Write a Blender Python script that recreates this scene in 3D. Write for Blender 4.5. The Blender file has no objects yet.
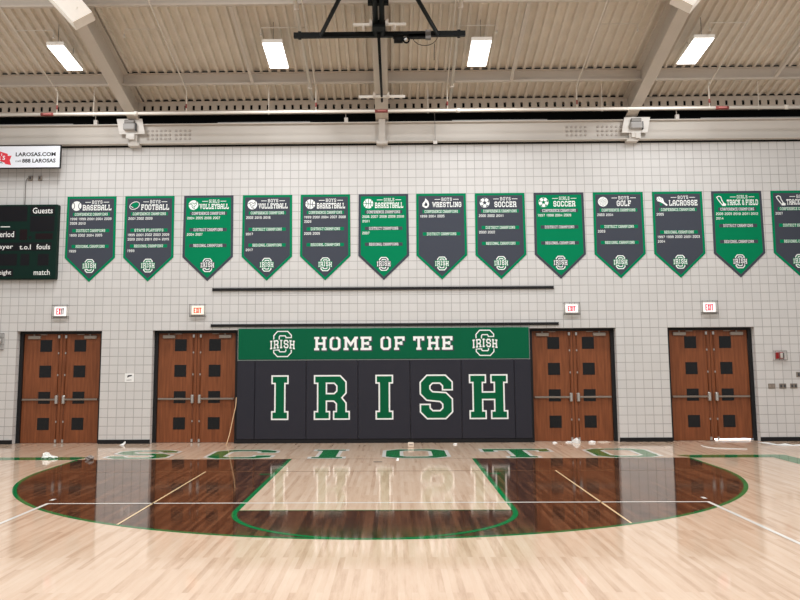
import bpy, math, random
from mathutils import Vector, Matrix, geometry
random.seed(7)
T = 0.2032                     # one scored block face of the wall, in metres
COL = bpy.context.scene.collection
SC = bpy.context.scene
SLOPE = 0.25                   # roof rises 3 in 12 away from the end wall
def deck_z(y): return 8.265 - SLOPE * y

# ------------------------------------------------------------------ materials
def srgb(r, g, b):
    f = lambda c: (c / 255 / 12.92) if c <= 10.31 else ((c / 255 + 0.055) / 1.055) ** 2.4
    return (f(r), f(g), f(b), 1)
MATS = {}
def mat(name, col, rough=0.6, metal=0.0, spec=0.3, emit=None, estr=0.0, noise=0.0, nscale=8.0):
    m = bpy.data.materials.new(name); m.use_nodes = True
    nt = m.node_tree; b = nt.nodes['Principled BSDF']
    b.inputs['Base Color'].default_value = col
    b.inputs['Roughness'].default_value = rough
    b.inputs['Metallic'].default_value = metal
    b.inputs['Specular IOR Level'].default_value = spec
    if emit:
        b.inputs['Emission Color'].default_value = emit
        b.inputs['Emission Strength'].default_value = estr
    if noise:
        tc = nt.nodes.new('ShaderNodeTexCoord'); n = nt.nodes.new('ShaderNodeTexNoise')
        n.inputs['Scale'].default_value = nscale; n.inputs['Detail'].default_value = 4
        nt.links.new(tc.outputs['Object'], n.inputs['Vector'])
        mx = nt.nodes.new('ShaderNodeMix'); mx.data_type = 'RGBA'
        mx.inputs['A'].default_value = tuple(c * (1 - noise) for c in col[:3]) + (1,)
        mx.inputs['B'].default_value = tuple(min(1, c * (1 + noise)) for c in col[:3]) + (1,)
        nt.links.new(n.outputs['Fac'], mx.inputs['Factor'])
        nt.links.new(mx.outputs['Result'], b.inputs['Base Color'])
    MATS[name] = m
    return m
class NT:
    """small wrapper to write node graphs shortly"""
    def __init__(s, m): s.t = m.node_tree; s.b = s.t.nodes['Principled BSDF']
    def n(s, typ, **kw):
        x = s.t.nodes.new(typ)
        for k, v in kw.items(): setattr(x, k, v)
        return x
    def l(s, a, b): s.t.links.new(a, b)
    def m(s, op, a, b=None, c=None):
        x = s.n('ShaderNodeMath', operation=op)
        for i, v in enumerate((a, b, c)):
            if v is None: continue
            if isinstance(v, (int, float)): x.inputs[i].default_value = v
            else: s.l(v, x.inputs[i])
        return x.outputs[0]
    def mix(s, fac, a, b, blend='MIX'):
        x = s.n('ShaderNodeMix', data_type='RGBA', blend_type=blend)
        for k, v in (('Factor', fac), ('A', a), ('B', b)):
            if isinstance(v, (int, float, tuple)): x.inputs[k].default_value = v
            else: s.l(v, x.inputs[k])
        return x.outputs['Result']
    def xyz(s):
        tc = s.n('ShaderNodeTexCoord'); sp = s.n('ShaderNodeSeparateXYZ')
        s.l(tc.outputs['Object'], sp.inputs[0]); return tc.outputs['Object'], sp.outputs
    def comb(s, x, y, z):
        c = s.n('ShaderNodeCombineXYZ')
        for i, v in enumerate((x, y, z)):
            if isinstance(v, (int, float)): c.inputs[i].default_value = v
            else: s.l(v, c.inputs[i])
        return c.outputs[0]

def block_wall(name, vertical_joints=True):
    m = mat(name, srgb(205, 200, 196), 0.55); g = NT(m); obj, o = g.xyz()
    u = g.m('DIVIDE', o[0], T); v = g.m('DIVIDE', o[2], T)
    fu = g.m('FRACT', u); fv = g.m('FRACT', v)
    du = g.m('MINIMUM', fu, g.m('SUBTRACT', 1.0, fu)); dv = g.m('MINIMUM', fv, g.m('SUBTRACT', 1.0, fv))
    wn = g.n('ShaderNodeTexWhiteNoise', noise_dimensions='2D')
    g.l(g.comb(g.m('FLOOR', u), g.m('FLOOR', v), 0.0), wn.inputs['Vector'])
    ju = g.m('LESS_THAN', du, 0.030); jv = g.m('LESS_THAN', dv, 0.034)
    j = g.m('MAXIMUM', ju, jv) if vertical_joints else jv
    big = g.n('ShaderNodeTexNoise'); big.inputs['Scale'].default_value = 1.3; big.inputs['Detail'].default_value = 3
    g.l(obj, big.inputs['Vector'])
    fine = g.n('ShaderNodeTexNoise'); fine.inputs['Scale'].default_value = 60; g.l(obj, fine.inputs['Vector'])
    base = g.mix(wn.outputs['Value'], (0.612, 0.602, 0.588, 1), (0.645, 0.635, 0.620, 1))
    base = g.mix(g.m('MULTIPLY', fine.outputs['Fac'], 0.18), base, (0.48, 0.46, 0.44, 1))
    # joints are not equally deep everywhere
    jstr = g.m('MULTIPLY', j, g.m('ADD', 0.22, g.m('MULTIPLY', big.outputs['Fac'], 0.6)))
    col = g.mix(jstr, base, (0.16, 0.15, 0.145, 1))
    g.l(col, g.b.inputs['Base Color'])
    bp = g.n('ShaderNodeBump'); bp.inputs['Strength'].default_value = 0.4; bp.inputs['Distance'].default_value = 0.006
    g.l(g.m('SUBTRACT', fine.outputs['Fac'], g.m('MULTIPLY', j, 2.0)), bp.inputs['Height'])
    g.l(bp.outputs[0], g.b.inputs['Normal'])
    return m
block_wall('block'); block_wall('block_return', False)

def wood_floor(name, c_dark, c_mid, c_light, rough, spec):
    m = mat(name, c_mid, rough, spec=spec); g = NT(m); obj, o = g.xyz()
    br = g.n('ShaderNodeTexBrick', offset=0.37, offset_frequency=2, squash=1.0)
    br.inputs['Scale'].default_value = 1.0; br.inputs['Brick Width'].default_value = 1.3
    br.inputs['Row Height'].default_value = 0.057; br.inputs['Mortar Size'].default_value = 0.0012
    br.inputs['Color1'].default_value = (0, 0, 0, 1); br.inputs['Color2'].default_value = (1, 1, 1, 1)
    br.inputs['Mortar'].default_value = (0.3, 0.3, 0.3, 1)
    g.l(g.comb(o[1], o[0], 0.0), br.inputs['Vector'])
    ns = g.n('ShaderNodeTexNoise'); ns.inputs['Scale'].default_value = 1.0; ns.inputs['Detail'].default_value = 6
    ns.inputs['Roughness'].default_value = 0.7
    g.l(g.comb(g.m('MULTIPLY', o[0], 14.0), g.m('MULTIPLY', o[1], 1.1), 0.0), ns.inputs['Vector'])
    fac = g.m('ADD', g.m('MULTIPLY', br.outputs['Color'], 0.30), g.m('MULTIPLY', ns.outputs['Fac'], 0.70))
    rp = g.n('ShaderNodeValToRGB'); e = rp.color_ramp.elements
    e[0].position = 0.18; e[0].color = c_dark; e[1].position = 0.78; e[1].color = c_light
    mid = e.new(0.45); mid.color = c_mid
    g.l(fac, rp.inputs[0]); g.l(rp.outputs[0], g.b.inputs['Base Color'])
    # slight waviness of the finish
    wv = g.n('ShaderNodeTexNoise'); wv.inputs['Scale'].default_value = 1.0; wv.inputs['Detail'].default_value = 2
    g.l(g.comb(g.m('MULTIPLY', o[0], 16.0), g.m('MULTIPLY', o[1], 1.6), 0.0), wv.inputs['Vector'])
    bp = g.n('ShaderNodeBump'); bp.inputs['Strength'].default_value = 0.02; bp.inputs['Distance'].default_value = 0.004
    g.l(wv.outputs['Fac'], bp.inputs['Height']); g.l(bp.outputs[0], g.b.inputs['Normal'])
    return m
FR, FS = 0.07, 0.27
wood_floor('maple', srgb(182, 149, 123), srgb(216, 188, 163), srgb(228, 205, 183), FR, FS)
wood_floor('walnut_stain', srgb(40, 21, 13), srgb(74, 44, 28), srgb(118, 78, 54), FR, FS)
def gloss(name, c): return mat(name, c, FR, spec=FS)
gloss('paint_green', srgb(0, 122, 62)); gloss('paint_white', srgb(238, 236, 230)); gloss('paint_tan', srgb(232, 204, 160))
gloss('paint_tan_faint', srgb(150, 105, 72))

def door_wood(name):
    m = mat(name, srgb(150, 74, 38), 0.38); g = NT(m); obj, o = g.xyz()
    ns = g.n('ShaderNodeTexNoise'); ns.inputs['Scale'].default_value = 1; ns.inputs['Detail'].default_value = 6
    g.l(g.comb(g.m('MULTIPLY', o[0], 22.0), 0.0, g.m('MULTIPLY', o[2], 1.5)), ns.inputs['Vector'])
    rp = g.n('ShaderNodeValToRGB'); e = rp.color_ramp.elements
    e[0].position = .3; e[0].color = srgb(108, 60, 34); e[1].position = .72; e[1].color = srgb(142, 83, 50)
    g.l(ns.outputs['Fac'], rp.inputs[0]); g.l(rp.outputs[0], g.b.inputs['Base Color'])
door_wood('door_wood')
mat('black_frame', srgb(24, 24, 26), 0.5); mat('pane_dark', srgb(20, 21, 23), 0.25)
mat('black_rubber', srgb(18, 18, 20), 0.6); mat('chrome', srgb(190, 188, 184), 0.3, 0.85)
mat('bolt_grey', srgb(178, 170, 162), 0.5); mat('bar_steel', srgb(150, 140, 130), 0.4, 0.9); mat('bronze', srgb(110, 62, 38), 0.45, 0.3); mat('closer_grey', srgb(150, 140, 130), 0.45, 0.3)
mat('deck_paint', srgb(218, 209, 196), 0.65, noise=0.12, nscale=3)
mat('steel_paint', srgb(204, 195, 184), 0.55, noise=0.05, nscale=2)
mat('girder_paint', srgb(204, 198, 190), 0.55, noise=0.05, nscale=1.5)
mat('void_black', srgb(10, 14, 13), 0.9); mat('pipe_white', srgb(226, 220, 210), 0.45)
mat('pipe_tan', srgb(212, 204, 192), 0.5); mat('label_red', srgb(136, 66, 62), 0.6); mat('label_white', srgb(188, 120, 116), 0.5)
mat('white_plate', srgb(226, 222, 216), 0.5); mat('grey_box', srgb(168, 166, 164), 0.5); mat('dark_grey', srgb(70, 70, 72), 0.5)
mat('lens', srgb(255, 255, 255), 0.5, emit=(1.0, 0.98, 0.96, 1), estr=5.0)
mat('box_face_glow', srgb(240, 236, 228), 0.5, emit=(1, .97, .93, 1), estr=.42); mat('white_enamel', srgb(240, 236, 228), 0.4); mat('shroud_grey', srgb(196, 184, 170), 0.5)
mat('hoist_black', srgb(11, 14, 14), 0.55, spec=.15); mat('cable', srgb(60, 56, 50), 0.6)
mat('banner_green', srgb(0, 124, 82), 0.8, spec=.1); mat('banner_grey', srgb(68, 72, 82), 0.8, spec=.1); mat('banner_white', srgb(240, 244, 242), 0.8, spec=.1)
mat('pad_green', srgb(0, 91, 60), 0.6, spec=.12); mat('pad_grey', srgb(46, 46, 54), 0.6, spec=.15, noise=0.04, nscale=5)
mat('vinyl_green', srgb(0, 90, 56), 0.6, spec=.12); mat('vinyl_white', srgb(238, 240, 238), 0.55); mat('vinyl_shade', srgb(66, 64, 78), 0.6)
mat('seam', srgb(40, 39, 45), 0.7); mat('edge_light', srgb(120, 130, 126), 0.6)
mat('board_green', srgb(8, 38, 31), 0.6, spec=.15); mat('board_black', srgb(22, 22, 26), 0.55, spec=.15); mat('board_digit', srgb(28, 16, 20), 0.5, spec=.15)
mat('sign_white', srgb(236, 240, 248), 0.5); mat('sign_black', srgb(22, 22, 24), 0.5); mat('sign_red', srgb(226, 62, 76), 0.5)
mat('sign_teal', srgb(40, 90, 90), 0.5)
mat('exit_lit', srgb(255, 255, 255), 0.4, emit=(1, 0.97, 0.94, 1), estr=0.45)
mat('exit_lit_warm', srgb(255, 244, 225), 0.4, emit=(1, 0.85, 0.66, 1), estr=0.4)
mat('exit_red', srgb(232, 30, 70), 0.4, emit=srgb(255, 40, 90), estr=0.25); mat('exit_orange', srgb(226, 70, 40), 0.4, emit=srgb(240, 80, 40), estr=0.25)
mat('exit_dark', srgb(90, 40, 44), 0.4); mat('wire_grey', srgb(120, 116, 112), 0.5, 0.4)
mat('paper', srgb(240, 240, 238), 0.8); mat('ink', srgb(60, 60, 66), 0.8); mat('steel_plate', srgb(140, 130, 120), 0.4, 0.5)
mat('alarm_red', srgb(150, 30, 34), 0.4); mat('alarm_clear', srgb(210, 206, 200), 0.25)
mat('cloth_white', srgb(240, 238, 234), 0.9); mat('card', srgb(222, 206, 190), 0.8); mat('cord_tan', srgb(214, 178, 138), 0.6)
mat('lump_grey', srgb(150, 140, 134), 0.8); mat('ground_out', srgb(225, 225, 232), 0.9)

# ------------------------------------------------------------------ mesh building
class MB:
    def __init__(s): s.v = []; s.f = []; s.mi = []; s.smooth = []
    def add(s, vs, fs, mi=0, smooth=False):
        b = len(s.v); s.v += [tuple(v) for v in vs]
        for f in fs: s.f.append(tuple(b + i for i in f)); s.mi.append(mi); s.smooth.append(smooth)
        return s
    def box(s, x0, x1, y0, y1, z0, z1, mi=0):
        v = [(x, y, z) for z in (z0, z1) for y in (y0, y1) for x in (x0, x1)]
        return s.add(v, [(0, 2, 3, 1), (4, 5, 7, 6), (0, 1, 5, 4), (2, 6, 7, 3), (0, 4, 6, 2), (1, 3, 7, 5)], mi)
    def bbox(s, x0, x1, y0, y1, z0, z1, b, mi=0):
        """box with chamfered front and back outlines (edges along y chamfered and front face inset)"""
        def ring(y, i, c):
            return [(x0+i+c, y, z0+i), (x1-i-c, y, z0+i), (x1-i, y, z0+i+c), (x1-i, y, z1-i-c), (x1-i-c, y, z1-i), (x0+i+c, y, z1-i), (x0+i, y, z1-i-c), (x0+i, y, z0+i+c)]
        r = [ring(y0, b, b), ring(y0+b, 0, b), ring(y1, 0, b)]
        v = r[0] + r[1] + r[2]; f = [tuple(range(8)), tuple(range(23, 15, -1))]
        for k in (0, 8):
            for i in range(8): f.append((k+i, k+8+i, k+8+(i+1) % 8, k+(i+1) % 8))
        return s.add(v, f, mi)
    def obox(s, o, a, b, c, mi=0):
        """box from corner o and three edge vectors"""
        o, a, b, c = map(Vector, (o, a, b, c))
        v = [o + a*i + b*j + c*k for k in (0, 1) for j in (0, 1) for i in (0, 1)]
        return s.add(v, [(0, 2, 3, 1), (4, 5, 7, 6), (0, 1, 5, 4), (2, 6, 7, 3), (0, 4, 6, 2), (1, 3, 7, 5)], mi)
    def tube(s, pts, r, n=10, mi=0, cap=True):
        P = [Vector(p) for p in pts]; rings = []; up = None
        for i, p in enumerate(P):
            d = (P[min(i+1, len(P)-1)] - P[max(i-1, 0)]).normalized()
            if up is None: up = Vector((0, 0, 1)) if abs(d.z) < .9 else Vector((1, 0, 0))
            a = d.cross(up).normalized(); b = a.cross(d).normalized(); up = b
            rr = r[i] if isinstance(r, (list, tuple)) else r
            rings.append([p + a*math.cos(t)*rr + b*math.sin(t)*rr for t in [2*math.pi*k/n for k in range(n)]])
        v = [q for g in rings for q in g]; f = []
        for i in range(len(P)-1):
            for k in range(n): f.append((i*n+k, i*n+(k+1) % n, (i+1)*n+(k+1) % n, (i+1)*n+k))
        s.add(v, f, mi, True)
        if cap:
            b = len(s.v) - len(v)
            s.f += [tuple(b+k for k in range(n-1, -1, -1)), tuple(b+(len(P)-1)*n+k for k in range(n))]; s.mi += [mi, mi]; s.smooth += [False, False]
        return s
    def prism(s, poly, y0, y1, mi=0):
        """outline in x,z extruded along y (simple polygon, may be concave)"""
        n = len(poly); v = [(x, y0, z) for x, z in poly] + [(x, y1, z) for x, z in poly]
        tri = geometry.tessellate_polygon([[Vector((x, z, 0)) for x, z in poly]])
        f = [t for t in tri] + [tuple(n+i for i in t) for t in tri] + [(i, (i+1) % n, n+(i+1) % n, n+i) for i in range(n)]
        return s.add(v, f, mi)
    def flat(s, loops, place, mi=0):
        """flat filled outline with holes; place maps (u, v) to a point"""
        L = [[Vector((u, v, 0)) for u, v in lp] for lp in loops]
        tri = geometry.tessellate_polygon(L); v = [place(p.x, p.y) for lp in L for p in lp]
        return s.add(v, tri, mi)
    def blob(s, c, r, seed, n=10, m=7, rough=.35, mi=0):
        rnd = random.Random(seed); v = []; f = []
        for i in range(m+1):
            th = math.pi*i/m
            for k in range(n):
                ph = 2*math.pi*k/n; q = 1 + rnd.uniform(-rough, rough)
                v.append((c[0]+r[0]*q*math.sin(th)*math.cos(ph), c[1]+r[1]*q*math.sin(th)*math.sin(ph), max(0.002, c[2]+r[2]*q*math.cos(th))))
        for i in range(m):
            for k in range(n): f.append((i*n+k, i*n+(k+1) % n, (i+1)*n+(k+1) % n, (i+1)*n+k))
        return s.add(v, f, mi)
    def build(s, name, mats, parent=None):
        me = bpy.data.meshes.new(name); me.from_pydata(s.v, [], s.f)
        for m in ([mats] if isinstance(mats, str) else mats): me.materials.append(MATS[m])
        me.polygons.foreach_set('material_index', s.mi); me.polygons.foreach_set('use_smooth', s.smooth)
        me.validate(); me.update()
        o = bpy.data.objects.new(name, me); COL.objects.link(o)
        if parent is not None:
            o.parent = parent; o.matrix_parent_inverse = parent.matrix_world.inverted() if False else Matrix.Translation(-Vector(parent.location))
        return o
def tag(o, label, cat, group=None):
    o['label'] = label; o['category'] = cat
    if group: o['group'] = group
    return o
def structure(o): o['kind'] = 'structure'; return o
def root(name, loc, label=None, cat=None, group=None):
    o = bpy.data.objects.new(name, None); COL.objects.link(o); o.location = loc; o.empty_display_size = .1
    if label: tag(o, label, cat, group)
    return o

# ------------------------------------------------------------------ lettering: block letters from strokes
def C_(): return [(4, 4.3), (4, 5.1), (3.1, 6), (.9, 6), (0, 5.1), (0, .9), (.9, 0), (3.1, 0), (4, .9), (4, 1.7)]
SF = .85
def ser(*xy): return [[(x-SF, y), (x+SF, y)] for x, y in xy]
GL = {
 'A': (4, [[(0, 0), (0, 4.6), (1.2, 6), (2.8, 6), (4, 4.6), (4, 0)], [(0, 2.6), (4, 2.6)]] + ser((0, 0), (4, 0))),
 'B': (4, [[(0, 0), (0, 6), (3, 6), (3.8, 5.3), (3.8, 3.8), (3.1, 3), (0, 3)], [(3.1, 3), (4, 2.2), (4, .8), (3.2, 0), (0, 0)]] + [[(-.6, 0), (0, 0)], [(-.6, 6), (0, 6)]]),
 'C': (4, [C_()]),
 'D': (4, [[(0, 0), (0, 6), (3.1, 6), (4, 5.1), (4, .9), (3.1, 0), (0, 0)], [(-.6, 0), (0, 0)], [(-.6, 6), (0, 6)]]),
 'E': (3.8, [[(-.5, 6), (3.8, 6), (3.8, 4.7)], [(-.5, 0), (3.8, 0), (3.8, 1.3)], [(0.2, 0), (0.2, 6)], [(.2, 3), (2.7, 3)], [(2.7, 2.4), (2.7, 3.6)]]),
 'F': (3.8, [[(-.5, 6), (3.8, 6), (3.8, 4.7)], [(0.2, 0), (0.2, 6)], [(.2, 3), (2.7, 3)], [(2.7, 2.4), (2.7, 3.6)], [(-.6, 0), (1.2, 0)]]),
 'G': (4, [C_()[:-1] + [(4, 2.8), (2.3, 2.8)]]),
 'H': (4, [[(.2, 0), (.2, 6)], [(3.8, 0), (3.8, 6)], [(.2, 3), (3.8, 3)]] + ser((.2, 0), (.2, 6), (3.8, 0), (3.8, 6))),
 'I': (1.6, [[(.8, 0), (.8, 6)]] + ser((.8, 0), (.8, 6))),
 'K': (4, [[(.2, 0), (.2, 6)], [(.2, 2.4), (3.6, 6)], [(1.4, 3.6), (3.8, 0)]] + ser((.2, 0), (.2, 6), (3.7, 0), (3.6, 6))),
 'L': (3.8, [[(.2, 6), (.2, 0), (3.8, 0), (3.8, 1.6)]] + ser((.2, 6))),
 'M': (5, [[(.2, 0), (.2, 6)], [(.2, 6), (2.5, 2.4), (4.8, 6)], [(4.8, 6), (4.8, 0)]] + ser((.2, 0), (4.8, 0)) + [[(-.6, 6), (.4, 6)], [(4.6, 6), (5.6, 6)]]),
 'N': (4, [[(.2, 0), (.2, 6)], [(.2, 6), (3.8, 0)], [(3.8, 0), (3.8, 6)]] + ser((.2, 0), (3.8, 6)) + [[(-.6, 6), (.3, 6)]]),
 'O': (4, [[(2, 6), (3.1, 6), (4, 5.1), (4, .9), (3.1, 0), (.9, 0), (0, .9), (0, 5.1), (.9, 6), (2, 6)]]),
 'P': (4, [[(.2, 0), (.2, 6), (3.1, 6), (4, 5.1), (4, 3.7), (3.1, 2.8), (.2, 2.8)], [(-.6, 6), (.2, 6)]] + ser((.3, 0))),
 'R': (4, [[(.2, 0), (.2, 6), (3.1, 6), (3.9, 5.2), (3.9, 3.7), (3.1, 2.8), (.2, 2.8)], [(2.6, 2.8), (3.8, 1.8), (3.8, 0)], [(-.6, 6), (.2, 6)]] + ser((.2, 0), (3.9, 0))),
 'S': (4, [[(4, 4.4), (4, 5.1), (3.1, 6), (.9, 6), (0, 5.1), (0, 3.9), (.9, 3), (3.1, 3), (4, 2.1), (4, .9), (3.1, 0), (.9, 0), (0, .9), (0, 1.6)]]),
 'T': (4.2, [[(0, 4.7), (0, 6), (4.2, 6), (4.2, 4.7)], [(2.1, 0), (2.1, 6)]] + ser((2.1, 0))),
 'U': (4, [[(.2, 6), (.2, .9), (1.1, 0), (2.9, 0), (3.8, .9), (3.8, 6)]] + ser((.2, 6), (3.8, 6))),
 'V': (4, [[(0, 6), (2, 0), (4, 6)]] + ser((0, 6), (4, 6))),
 'W': (5.2, [[(0, 6), (1.2, 0), (2.6, 5)], [(2.6, 5), (4, 0), (5.2, 6)]] + ser((0, 6), (5.2, 6))),
 'Y': (4, [[(0, 6), (2, 3), (4, 6)], [(2, 3), (2, 0)]] + ser((0, 6), (4, 6), (2, 0))),
 '&': (4, [[(4, 0), (.8, 4.4), (.8, 5.4), (1.5, 6), (2.5, 6), (3, 5.4), (3, 4.4), (.3, 2), (.3, .8), (1.1, 0), (2.4, 0), (4, 2.4)]]),
 '0': (3.4, [[(1.7, 6), (2.6, 6), (3.4, 5.2), (3.4, .8), (2.6, 0), (.8, 0), (0, .8), (0, 5.2), (.8, 6), (1.7, 6)]]),
 '1': (1.6, [[(0, 5), (.9, 6), (.9, 0)]]), '2': (3.4, [[(0, 4.6), (0, 5.2), (.8, 6), (2.6, 6), (3.4, 5.2), (3.4, 3.8), (0, 1), (0, 0), (3.4, 0)]]),
 '3': (3.4, [[(0, 5.2), (.8, 6), (2.6, 6), (3.4, 5.2), (3.4, 3.8), (2.6, 3), (1, 3)], [(2.6, 3), (3.4, 2.2), (3.4, .8), (2.6, 0), (.8, 0), (0, .8)]]),
 '4': (3.4, [[(2.6, 0), (2.6, 6), (0, 1.8), (3.6, 1.8)]]), '5': (3.4, [[(3.4, 6), (0, 6), (0, 3.4), (2.6, 3.4), (3.4, 2.6), (3.4, .8), (2.6, 0), (.8, 0), (0, .8)]]),
 '6': (3.4, [[(3.2, 5.4), (2.6, 6), (.8, 6), (0, 5.2), (0, .8), (.8, 0), (2.6, 0), (3.4, .8), (3.4, 2.4), (2.6, 3.2), (0, 3.2)]]),
 '7': (3.4, [[(0, 6), (3.4, 6), (1.2, 0)]]),
 '8': (3.4, [[(.8, 3), (0, 3.8), (0, 5.2), (.8, 6), (2.6, 6), (3.4, 5.2), (3.4, 3.8), (2.6, 3), (.8, 3), (0, 2.2), (0, .8), (.8, 0), (2.6, 0), (3.4, .8), (3.4, 2.2), (2.6, 3)]]),
 '9': (3.4, [[(.2, .6), (.8, 0), (2.6, 0), (3.4, .8), (3.4, 5.2), (2.6, 6), (.8, 6), (0, 5.2), (0, 3.6), (.8, 2.8), (3.4, 2.8)]]),
}
def ribbon(pl, h, ext):
    """quads (as lists of 4 (u, v)) along a mitred polyline of half width h"""
    P = [Vector((p[0], p[1])) for p in pl]
    D = [(P[i+1]-P[i]).normalized() for i in range(len(P)-1)]
    P[0] = P[0] - D[0]*ext; P[-1] = P[-1] + D[-1]*ext
    N = [Vector((-d.y, d.x)) for d in D]; L = []; R = []
    for i in range(len(P)):
        if i == 0: m, k = N[0], 1
        elif i == len(P)-1: m, k = N[-1], 1
        else:
            m = (N[i-1]+N[i])
            if m.length < 1e-6: m, k = N[i], 1
            else:
                m.normalize(); k = min(1/max(m.dot(N[i]), .2), 1.9)
        L.append(P[i]+m*h*k); R.append(P[i]-m*h*k)
    return [[L[i], R[i], R[i+1], L[i+1]] for i in range(len(P)-1)]
def block_text(name, mname, parent, s, u0, u1, v0, v1, y, h=.62, grow=0.0, gap=2.6, bow=None, split=True):
    """one flat mesh per word of s; the whole string fills u0..u1, v0..v1 on the wall plane y; grow widens every stroke (metres)"""
    def strokes(g):
        out = []; adv = 0; word = 0
        for c in s:
            if c == ' ': adv += 2.4; word += split; continue
            for pl in GL[c][1]: out.append((word, [[(p.x+adv, p.y) for p in q] for q in ribbon(pl, h+g, h*.55+g)]))
            adv += GL[c][0] + gap
        return out
    Q = [p for _, qs in strokes(0) for q in qs for p in q]
    a, b = min(p[0] for p in Q), max(p[0] for p in Q); c, d = min(p[1] for p in Q), max(p[1] for p in Q)
    su, sv = (u1-u0)/(b-a), (v1-v0)/(d-c); mbs = {}
    for n, (wd, qs) in enumerate(strokes(grow/math.sqrt(su*sv) if grow else 0)):
        mb = mbs.setdefault(wd, MB())
        for q in qs:
            P = [(u0+(p[0]-a)*su, v0+(p[1]-c)*sv) for p in q]
            mb.add([(u, y - 4e-5*(n % 14), v+(bow(u) if bow else 0)) for u, v in P], [(0, 1, 2, 3)])
    return [m.build(name, mname, parent) for m in mbs.values()]
def offset(loop, d):
    """outline moved outwards by d (counter-clockwise loops), mitred"""
    n = len(loop); A = sum(loop[i][0]*loop[(i+1) % n][1]-loop[(i+1) % n][0]*loop[i][1] for i in range(n))
    sg = 1 if A > 0 else -1; out = []
    for i in range(n):
        p0, p, p1 = (Vector(loop[(i+k) % n]) for k in (-1, 0, 1))
        a = (p-p0).normalized(); b = (p1-p).normalized()
        na = Vector((a.y, -a.x))*sg; nb = Vector((b.y, -b.x))*sg; m = na+nb
        m = m/max(m.length_squared/2, .3) if m.length > 1e-6 else na
        out.append((p.x+m.x*d, p.y+m.y*d))
    return out
# outline letters (height 1)
BIG = {
 'I': (.40, [[(0,0),(.4,0),(.4,.2),(.33,.2),(.33,.8),(.4,.8),(.4,1),(0,1),(0,.8),(.07,.8),(.07,.2),(0,.2)]]),
 'H': (.85, [[(0,0),(.38,0),(.38,.2),(.31,.2),(.31,.42),(.54,.42),(.54,.2),(.47,.2),(.47,0),(.85,0),(.85,.2),(.78,.2),(.78,.8),(.85,.8),(.85,1),(.47,1),(.47,.8),(.54,.8),(.54,.62),(.31,.62),(.31,.8),(.38,.8),(.38,1),(0,1),(0,.8),(.07,.8),(.07,.2),(0,.2)]]),
 'R': (.81, [[(0,0),(.37,0),(.37,.2),(.30,.2),(.30,.40),(.44,.40),(.49,.35),(.49,.2),(.43,.2),(.43,0),(.81,0),(.81,.2),(.74,.2),(.74,.38),(.65,.49),(.74,.59),(.74,.85),(.60,1),(0,1),(0,.8),(.07,.8),(.07,.2),(0,.2)], [(.30,.60),(.30,.80),(.45,.80),(.50,.75),(.50,.65),(.45,.60)]]),
 'S': (.75, [[(0,.83),(.16,1),(.59,1),(.75,.84),(.75,.64),(.50,.64),(.50,.74),(.45,.79),(.30,.79),(.25,.74),(.25,.68),(.30,.63),(.60,.61),(.75,.46),(.75,.16),(.59,0),(.16,0),(0,.16),(0,.35),(.25,.35),(.25,.26),(.30,.21),(.45,.21),(.50,.26),(.50,.33),(.45,.38),(.15,.41),(0,.56)][::-1]]),
 'Sx': (.75, [[(0,.83),(.16,1),(.59,1),(.75,.84),(.75,.72),(.49,.72),(.49,.76),(.47,.79),(.28,.79),(.26,.76),(.26,.69),(.29,.66),(.60,.60),(.75,.45),(.75,.16),(.59,0),(.16,0),(0,.16),(0,.29),(.26,.29),(.26,.24),(.28,.22),(.47,.22),(.49,.24),(.49,.33),(.46,.36),(.15,.40),(0,.55)][::-1]]),
 'C': (.78, [[(0,.83),(.16,1),(.62,1),(.78,.84),(.78,.62),(.53,.62),(.53,.74),(.48,.79),(.30,.79),(.25,.74),(.25,.26),(.30,.21),(.48,.21),(.53,.26),(.53,.38),(.78,.38),(.78,.16),(.62,0),(.16,0),(0,.16)][::-1]]),
 'O': (.80, [[(.16,0),(.64,0),(.80,.16),(.80,.84),(.64,1),(.16,1),(0,.84),(0,.16)], [(.30,.21),(.25,.26),(.25,.74),(.30,.79),(.50,.79),(.55,.74),(.55,.26),(.50,.21)]]),
 'T': (.92, [[(.25,0),(.67,0),(.67,.2),(.59,.2),(.59,.78),(.70,.78),(.70,.62),(.92,.62),(.92,1),(0,1),(0,.62),(.22,.62),(.22,.78),(.33,.78),(.33,.2),(.25,.2)]]),
}
def big_letter(c, u0, u1, v0, v1, border):
    """(outline loops, fill loops) scaled into the box; the border lies inside the box"""
    w, loops = BIG[c]; su = (u1-u0)/w; sv = v1-v0
    L = [[(u0+x*su, v0+z*sv) for x, z in lp] for lp in loops]
    def off(lp, d, hole): return offset(lp, -d if hole else d)
    return L, [off(lp, -border, i > 0) for i, lp in enumerate(L)]
def on_wall(y): return lambda u, v: (u, y, v)
def font_text(mb, s, u0, u1, v0, v1, place, bold=0.0, mi=0):
    cu = bpy.data.curves.new('lettering', 'FONT'); cu.body = s; cu.resolution_u = 2; cu.offset = bold
    ob = bpy.data.objects.new('lettering', cu); COL.objects.link(ob)
    bpy.context.view_layer.update()
    me = bpy.data.meshes.new_from_object(ob.evaluated_get(bpy.context.evaluated_depsgraph_get()))
    xs = [v.co.x for v in me.vertices]; ys = [v.co.y for v in me.vertices]
    a, b, c, d = min(xs), max(xs), min(ys), max(ys)
    mb.add([place(u0+(v.co.x-a)/(b-a)*(u1-u0), v0+(v.co.y-c)/(d-c)*(v1-v0)) for v in me.vertices], [tuple(p.vertices) for p in me.polygons], mi)
    bpy.data.objects.remove(ob); bpy.data.curves.remove(cu); bpy.data.meshes.remove(me)
    return mb
def disc(c, r, n=20, ry=None, rot=0):
    ry = ry or r; o = []
    for k in range(n):
        t = 2*math.pi*k/n; x, y = r*math.cos(t), ry*math.sin(t)
        o.append((c[0]+x*math.cos(rot)-y*math.sin(rot), c[1]+x*math.sin(rot)+y*math.cos(rot)))
    return o

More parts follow.
